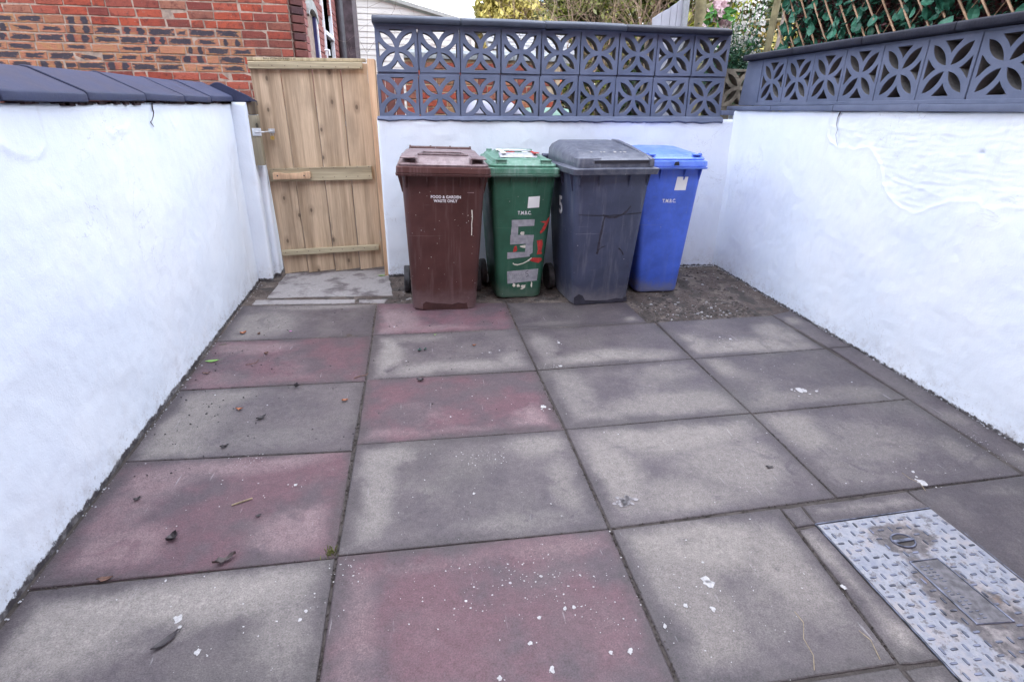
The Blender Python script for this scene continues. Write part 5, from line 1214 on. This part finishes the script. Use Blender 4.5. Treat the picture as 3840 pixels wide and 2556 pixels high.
L_YEL = m_leaf('sunlit_golden_foliage', (.24, .22, .06), (.46, .42, .16), .35); L_MID = m_leaf('olive_conifer_foliage', (.035, .05, .016), (.11, .125, .032), .22); L_LIME = m_leaf('lime_foliage', (.10, .125, .018), (.24, .26, .035), .35); L_DRK = m_leaf('deep_green_foliage', (.018, .04, .02), (.05, .08, .03), .2); L_BRN = m_leaf('rusty_conifer_foliage', (.09, .06, .02), (.16, .13, .04), .2)
conifer('pale golden sunlit conifer, leftmost of the trees behind the block wall', 2.22, 8.2, 4.4, 1.15, L_YEL, 1, 17000, sz=(.07, .18))
conifer('olive green conifer just right of the golden one', 3.75, 9.0, 6.0, 1.15, L_MID, 2, 20000, sz=(.07, .18))
conifer('bright lime green conifer glimpsed between two darker trees', 5.0, 10.6, 6.0, 1.1, L_LIME, 3, 15000, sz=(.07, .18))
conifer('dark olive conifer behind the middle of the block wall', 5.6, 9.2, 6.5, 1.6, L_MID, 4, 26000, sz=(.07, .18))
conifer('yellow green conifer behind the bare twigs', 6.3, 7.9, 6.0, 1.25, L_LIME, 5, 18000, sz=(.06, .16))
conifer('rusty brown conifer at the right behind the grey board fence', 7.2, 8.6, 6.5, 1.5, L_BRN, 6, 20000, sz=(.07, .18))
conifer('deep green conifer furthest right behind the trellis', 9.5, 9.5, 6.0, 2.0, L_DRK, 7, 16000, sz=(.08, .2))
conifer('low deep green conifer seen through the right half of the blocks', 3.5, 3.9, 1.95, .75, L_DRK, 8, 16000, z0=.1, sz=(.05, .12))
conifer('low yellowing conifer seen through the block openings near the corner', 4.5, 3.8, 2.05, .75, L_MID, 9, 16000, z0=.1, sz=(.05, .12))
conifer('golden hedge conifer behind the flowers at the corner', 7.6, 5.6, 5.5, 1.7, L_YEL, 10, 24000, sz=(.06, .16))
rq = random.Random(77)
hp = []
for k in range(90000):
    x = rq.uniform(3.0, 26); y = 13.5+rq.gauss(0, .8); z = rq.uniform(0, 6.2+1.0*sin(x*1.3)+.6*sin(x*3.1)); hp.append((x, y, z))
tag(leafy('woodland', hp, m_leaf('far_woodland_foliage', (.03, .045, .015), (.13, .13, .03), .2, .6, 1.2), None, (.14, .34), 21), kind='stuff')
def twigs(label, x, y, n, h, spread, seed, mat, lean=(0, 0), z0=0, rad=.02, depth=3):
    rq = random.Random(seed); t = thing('bare_shrub', label, 'shrub'); m = MB()
    def br(p, d, l, r, dp):
        pts = [p]; q = p.copy(); dd_ = d.copy()
        for k in range(4):
            dd_ = (dd_+Vector((rq.gauss(0, .16), rq.gauss(0, .16), rq.gauss(0, .12)))).normalized(); q = q+dd_*l/4; pts.append(q.copy())
            if dp > 0 and k > 0:
                for _ in range(2): br(q, (dd_+Vector((rq.gauss(0, .6), rq.gauss(0, .6), rq.gauss(0, .4)))).normalized(), l*rq.uniform(.4, .65), r*.5, dp-1)
        m.tube(pts, [r, r*.85, r*.7, r*.5, r*.3], 4, cap=False)
    for k in range(n): br(Vector((x+rq.uniform(-.1, .1), y+rq.uniform(-.1, .1), gz(x, y)+z0)), Vector((rq.gauss(lean[0], spread), rq.gauss(lean[1], spread), 1)).normalized(), h*rq.uniform(.7, 1), rad, depth)
    m.build('branches', mat, t, smooth=60); return t
TW = m_simple('red_brown_twigs', (.11, .075, .058), .8, .3, 20, .3, obj=False); TWG = m_simple('grey_twigs', (.24, .20, .17), .8, .3, 20, .3, obj=False)
twigs('tangle of bare red brown twigs above the middle of the block wall', 3.3, 5.2, 5, 2.4, .42, 4, TW, (-.1, 0), .2, .016)
twigs('bare twiggy shrub behind the grey board fence', 4.2, 4.9, 4, 2.6, .35, 9, TW, (-.15, 0), .2, .016)
twigs('thin bare stems against the sky above the clad building', 1.35, 11.0, 5, 4.2, .10, 5, TWG, (0, 0), .2, .014, 2)
twigs('bare climbing stems against the end of the brick house', -.35, 6.7, 3, 2.6, .12, 6, TWG, (.0, -.05), .1, .006, 2)
# broadleaf tree trunk behind the flowers
tt = thing('bare_tree', 'thick bare branched tree trunk behind the pink flowers', 'tree'); m = MB()
m.tube([(3.75, 3.0, 0), (3.70, 3.0, 1.6), (3.62, 2.95, 2.4), (3.45, 2.9, 3.2)], [.10, .085, .06, .04], 10); m.tube([(3.69, 3.0, 1.7), (3.95, 3.0, 2.3), (4.1, 3.0, 3.0)], [.06, .05, .03], 8); m.tube([(3.63, 2.95, 2.35), (4.4, 2.9, 2.62), (4.9, 2.9, 3.0)], [.045, .03, .02], 8); m.tube([(3.9, 3.0, 2.2), (4.5, 2.95, 2.28), (5.1, 2.9, 2.3)], [.03, .022, .012], 6)
m.build('trunk', BARKG, tt, smooth=60)
L_FL = m_leaf('fresh_green_leaf', (.05, .20, .04), (.13, .36, .07), .3, .35, 9)
def big_leaves(name, pts, mat, parent, l, w, seed, aim=None):
    rq = random.Random(seed); src = [leaf_mesh(l, w, .25, 4, 20+i, False, .0) for i in range(3)]
    for s_m in src: s_m.materials.append(mat)
    for p in pts:
        o = bpy.data.objects.new(name, src[rq.randrange(3)]); C.objects.link(o); o.parent = parent; o.location = p; k = rq.uniform(.7, 1.15); o.scale = (k, k, k)
        o.rotation_euler = (rq.uniform(.7, 1.9) if aim is None else aim[0]+rq.gauss(0, .45), rq.gauss(0, .5) if aim is None else aim[1]+rq.gauss(0, .45), rq.uniform(0, 6.3) if aim is None else aim[2]+rq.gauss(0, .8))
# pink flower cluster
def petals(name, pts, mat, parent, s, seed):
    rq = random.Random(seed); V = []; F = []
    for p in pts:
        c = Vector(p); nrm = Vector((rq.gauss(0, .6), -1, rq.gauss(0, .6))).normalized(); a = nrm.orthogonal().normalized(); b_ = nrm.cross(a); a0 = rq.uniform(0, 6)
        for k in range(5):
            t0 = a0+2*pi*k/5; d = a*cos(t0)+b_*sin(t0); e = a*cos(t0+pi/2)+b_*sin(t0+pi/2); i = len(V)
            V += [c, c+d*s*.6+e*s*.38+nrm*s*.15, c+d*s+nrm*s*.35, c+d*s*.6-e*s*.38+nrm*s*.15]; F.append((i, i+1, i+2, i+3))
    return link(name, mesh(name, V, F), mat, parent)
pk = thing('flower_spray', 'spray of pale pink blossom with bright green leaves above the wall corner', 'flowers')
rq = random.Random(3)
m = MB(); m.tube([(3.02, 1.25, 1.4), (2.99, 1.22, 1.9), (2.95, 1.2, 2.12)], .008, 6); m.tube([(2.99, 1.22, 1.85), (3.06, 1.2, 2.0)], .005, 6); m.build('stem', L_FL, pk)
petals('blossom', [(2.945+rq.gauss(0, .035), 1.2+rq.gauss(0, .03), 2.12+rq.gauss(0, .055)) for k in range(60)]+[(2.99+rq.gauss(0, .03), 1.2, 2.02+rq.gauss(0, .025)) for k in range(22)], m_leaf('pink_petals', (.62, .42, .46), (.78, .62, .64), .35), pk, .032, 1)
big_leaves('leaf', [(2.90+rq.gauss(0, .05), 1.15+rq.gauss(0, .04), 2.03+rq.gauss(0, .05)) for k in range(16)]+[(3.03+rq.gauss(0, .06), 1.2+rq.gauss(0, .04), 1.98+rq.gauss(0, .05)) for k in range(14)], L_FL, pk, .085, .042, 2)
wf = thing('flower_spray', 'tall spray of small white blossom between the pink flowers and the timber stakes', 'flowers')
m = MB(); 
for k in range(5): m.tube([(3.18+.02*k, 1.25, 1.45), (3.12+.05*k, 1.22, 1.85), (3.10+.065*k, 1.2, 2.15)], .004, 5)
m.build('stem', L_FL, wf)
petals('blossom', [(3.10+.065*(k % 5)+rq.gauss(0, .016), 1.2+rq.gauss(0, .03), 1.86+.34*rq.random()) for k in range(230)]+[(3.16+rq.gauss(0, .12), 1.15, 1.84+rq.gauss(0, .05)) for k in range(90)], m_leaf('white_petals', (.62, .60, .58), (.8, .78, .75), .3), wf, .013, 4)
big_leaves('leaf', [(3.2+rq.gauss(0, .10), 1.18+rq.gauss(0, .03), 1.88+rq.gauss(0, .06)) for k in range(14)], L_FL, wf, .05, .03, 5)
bs = thing('bush', 'dark green feathery bush filling the gap at the corner of the block walls', 'bush')
m = MB(); m.tube([(3.22, 1.3, 0), (3.2, 1.28, 1.2), (3.15, 1.25, 1.75)], .02, 6); m.build('stem', BARK, bs)
leafy('foliage', [(3.17+rq.gauss(0, .15), 1.22+rq.gauss(0, .10), 1.62+rq.gauss(0, .17)) for k in range(5200)], m_leaf('blue_green_needles', (.012, .042, .026), (.04, .11, .06), .2, .5, 12), bs, (.02, .05), 3)
# timber stakes
st = thing('timber_stake', 'rounded greenish timber stake standing at the end of the ivy trellis', 'stake'); m = MB(); m.tube([(3.318, 1.0, .0), (3.330, 1.0, 1.75), (3.372, 1.0, 2.5)], .028, 10); m.build('stake', BARKG, st, smooth=60)
st = thing('timber_stake', 'thin split grey brown stake leaning beside the thicker timber stake', 'stake'); m = MB(); m.tube([(3.375, .96, .0), (3.390, .96, 1.75), (3.405, .96, 2.10)], [.02, .019, .008], 5); m.build('stake', TWG, st)
# ivy trellis above the right wall
tr = thing('ivy_trellis', 'willow trellis covered with green and burgundy ivy leaves above the right wall', 'trellis')
TX = 3.14; CANE = m_simple('willow_cane', (.30, .19, .115), .6, .35, 14, .3, obj=False)
y = .47; k = 0
while y > -3.6:
    tm = min(1, (.56-y)/.5); dz = .62*tm; y -= 1e-4; m = MB(); m.tube([(TX-.02, y, 1.64), (TX-.022+R.uniform(-.004, .004), y+.24*tm, 1.64+dz*.47), (TX-.02, y+.50*tm, 1.64+dz)], .0065, 6); m.build('cane', CANE, tr, smooth=60); y -= .118
y = .0
while y > -3.6:
    m = MB(); m.tube([(TX+.004, y-.1, 1.64), (TX+.004, y-.36+.04, 1.64+.31), (TX+.004, y-.62, 1.64+.62)], .0028, 6); m.build('cane', CANE, tr, smooth=60); y -= .177
rq = random.Random(8)
L_IV = m_leaf('ivy_green', (.016, .085, .055), (.055, .20, .13), .15, .35, 9); L_IV2 = m_leaf('ivy_burgundy', (.05, .015, .02), (.10, .035, .035), .2, .45, 14)
iv = [(TX+rq.uniform(-.065, .02), rq.uniform(-1.85, .52), 1.665+.47*rq.random()) for k in range(298)]
big_leaves('leaf', iv, L_IV, tr, .078, .055, 6, aim=(0, -1.25, 0.0))
leafy('backing_leaves', [(TX+rq.uniform(.01, .10), rq.uniform(-3.6, .55), 1.62+.70*rq.random()) for k in range(9000)], L_IV2, tr, (.03, .06), 9)['kind'] = 'stuff'
leafy('small_leaves', [(TX+rq.uniform(-.0, .09), rq.uniform(-3.6, .55), 1.62+.70*rq.random()) for k in range(4200)], L_IV, tr, (.03, .06), 11)['kind'] = 'stuff'
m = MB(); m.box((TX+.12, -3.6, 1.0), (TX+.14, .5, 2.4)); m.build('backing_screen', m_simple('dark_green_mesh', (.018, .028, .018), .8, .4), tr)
m = MB(); m.box((3.03, -.25, 1.69), (3.09, .55, 1.712)); m.build('bottom_batten', OLD_W, tr)

# ------------------------------------------------------------ the house behind the camera (its roof shades the yard)
hb = thing('terraced_house', 'brick terraced house standing behind the camera, shading the yard', 'house')
b = MB(); b.box((-9, -12.5, -.6), (11, -5.4, 6.0)); b.build('wall', MORTAR if 0 else m_simple('rear_brick', (.26, .10, .07), .85, .3, 10, .4, obj=False), hb)
b = MB(); b.prism([(-9.2, -12.8, 5.95), (-9.2, -5.1, 5.95), (-9.2, -8.95, 8.4)], (20.4, 0, 0)); b.build('roof', m_simple('rear_slate', (.07, .07, .08), .7, .3, 6, .4, obj=False), hb)
for x in (-5.5, -2, 1.8, 5.2, 8.2):
    for z in (.9, 3.6):
        f = MB(); f.box((x, -5.40, z), (x+1.1, -5.34, z+1.3)); fo = f.build('window', WHT, hb); f = MB(); f.box((x+.08, -5.338, z+.08), (x+1.02, -5.33, z+1.22)); f.build('pane', GLS, fo)
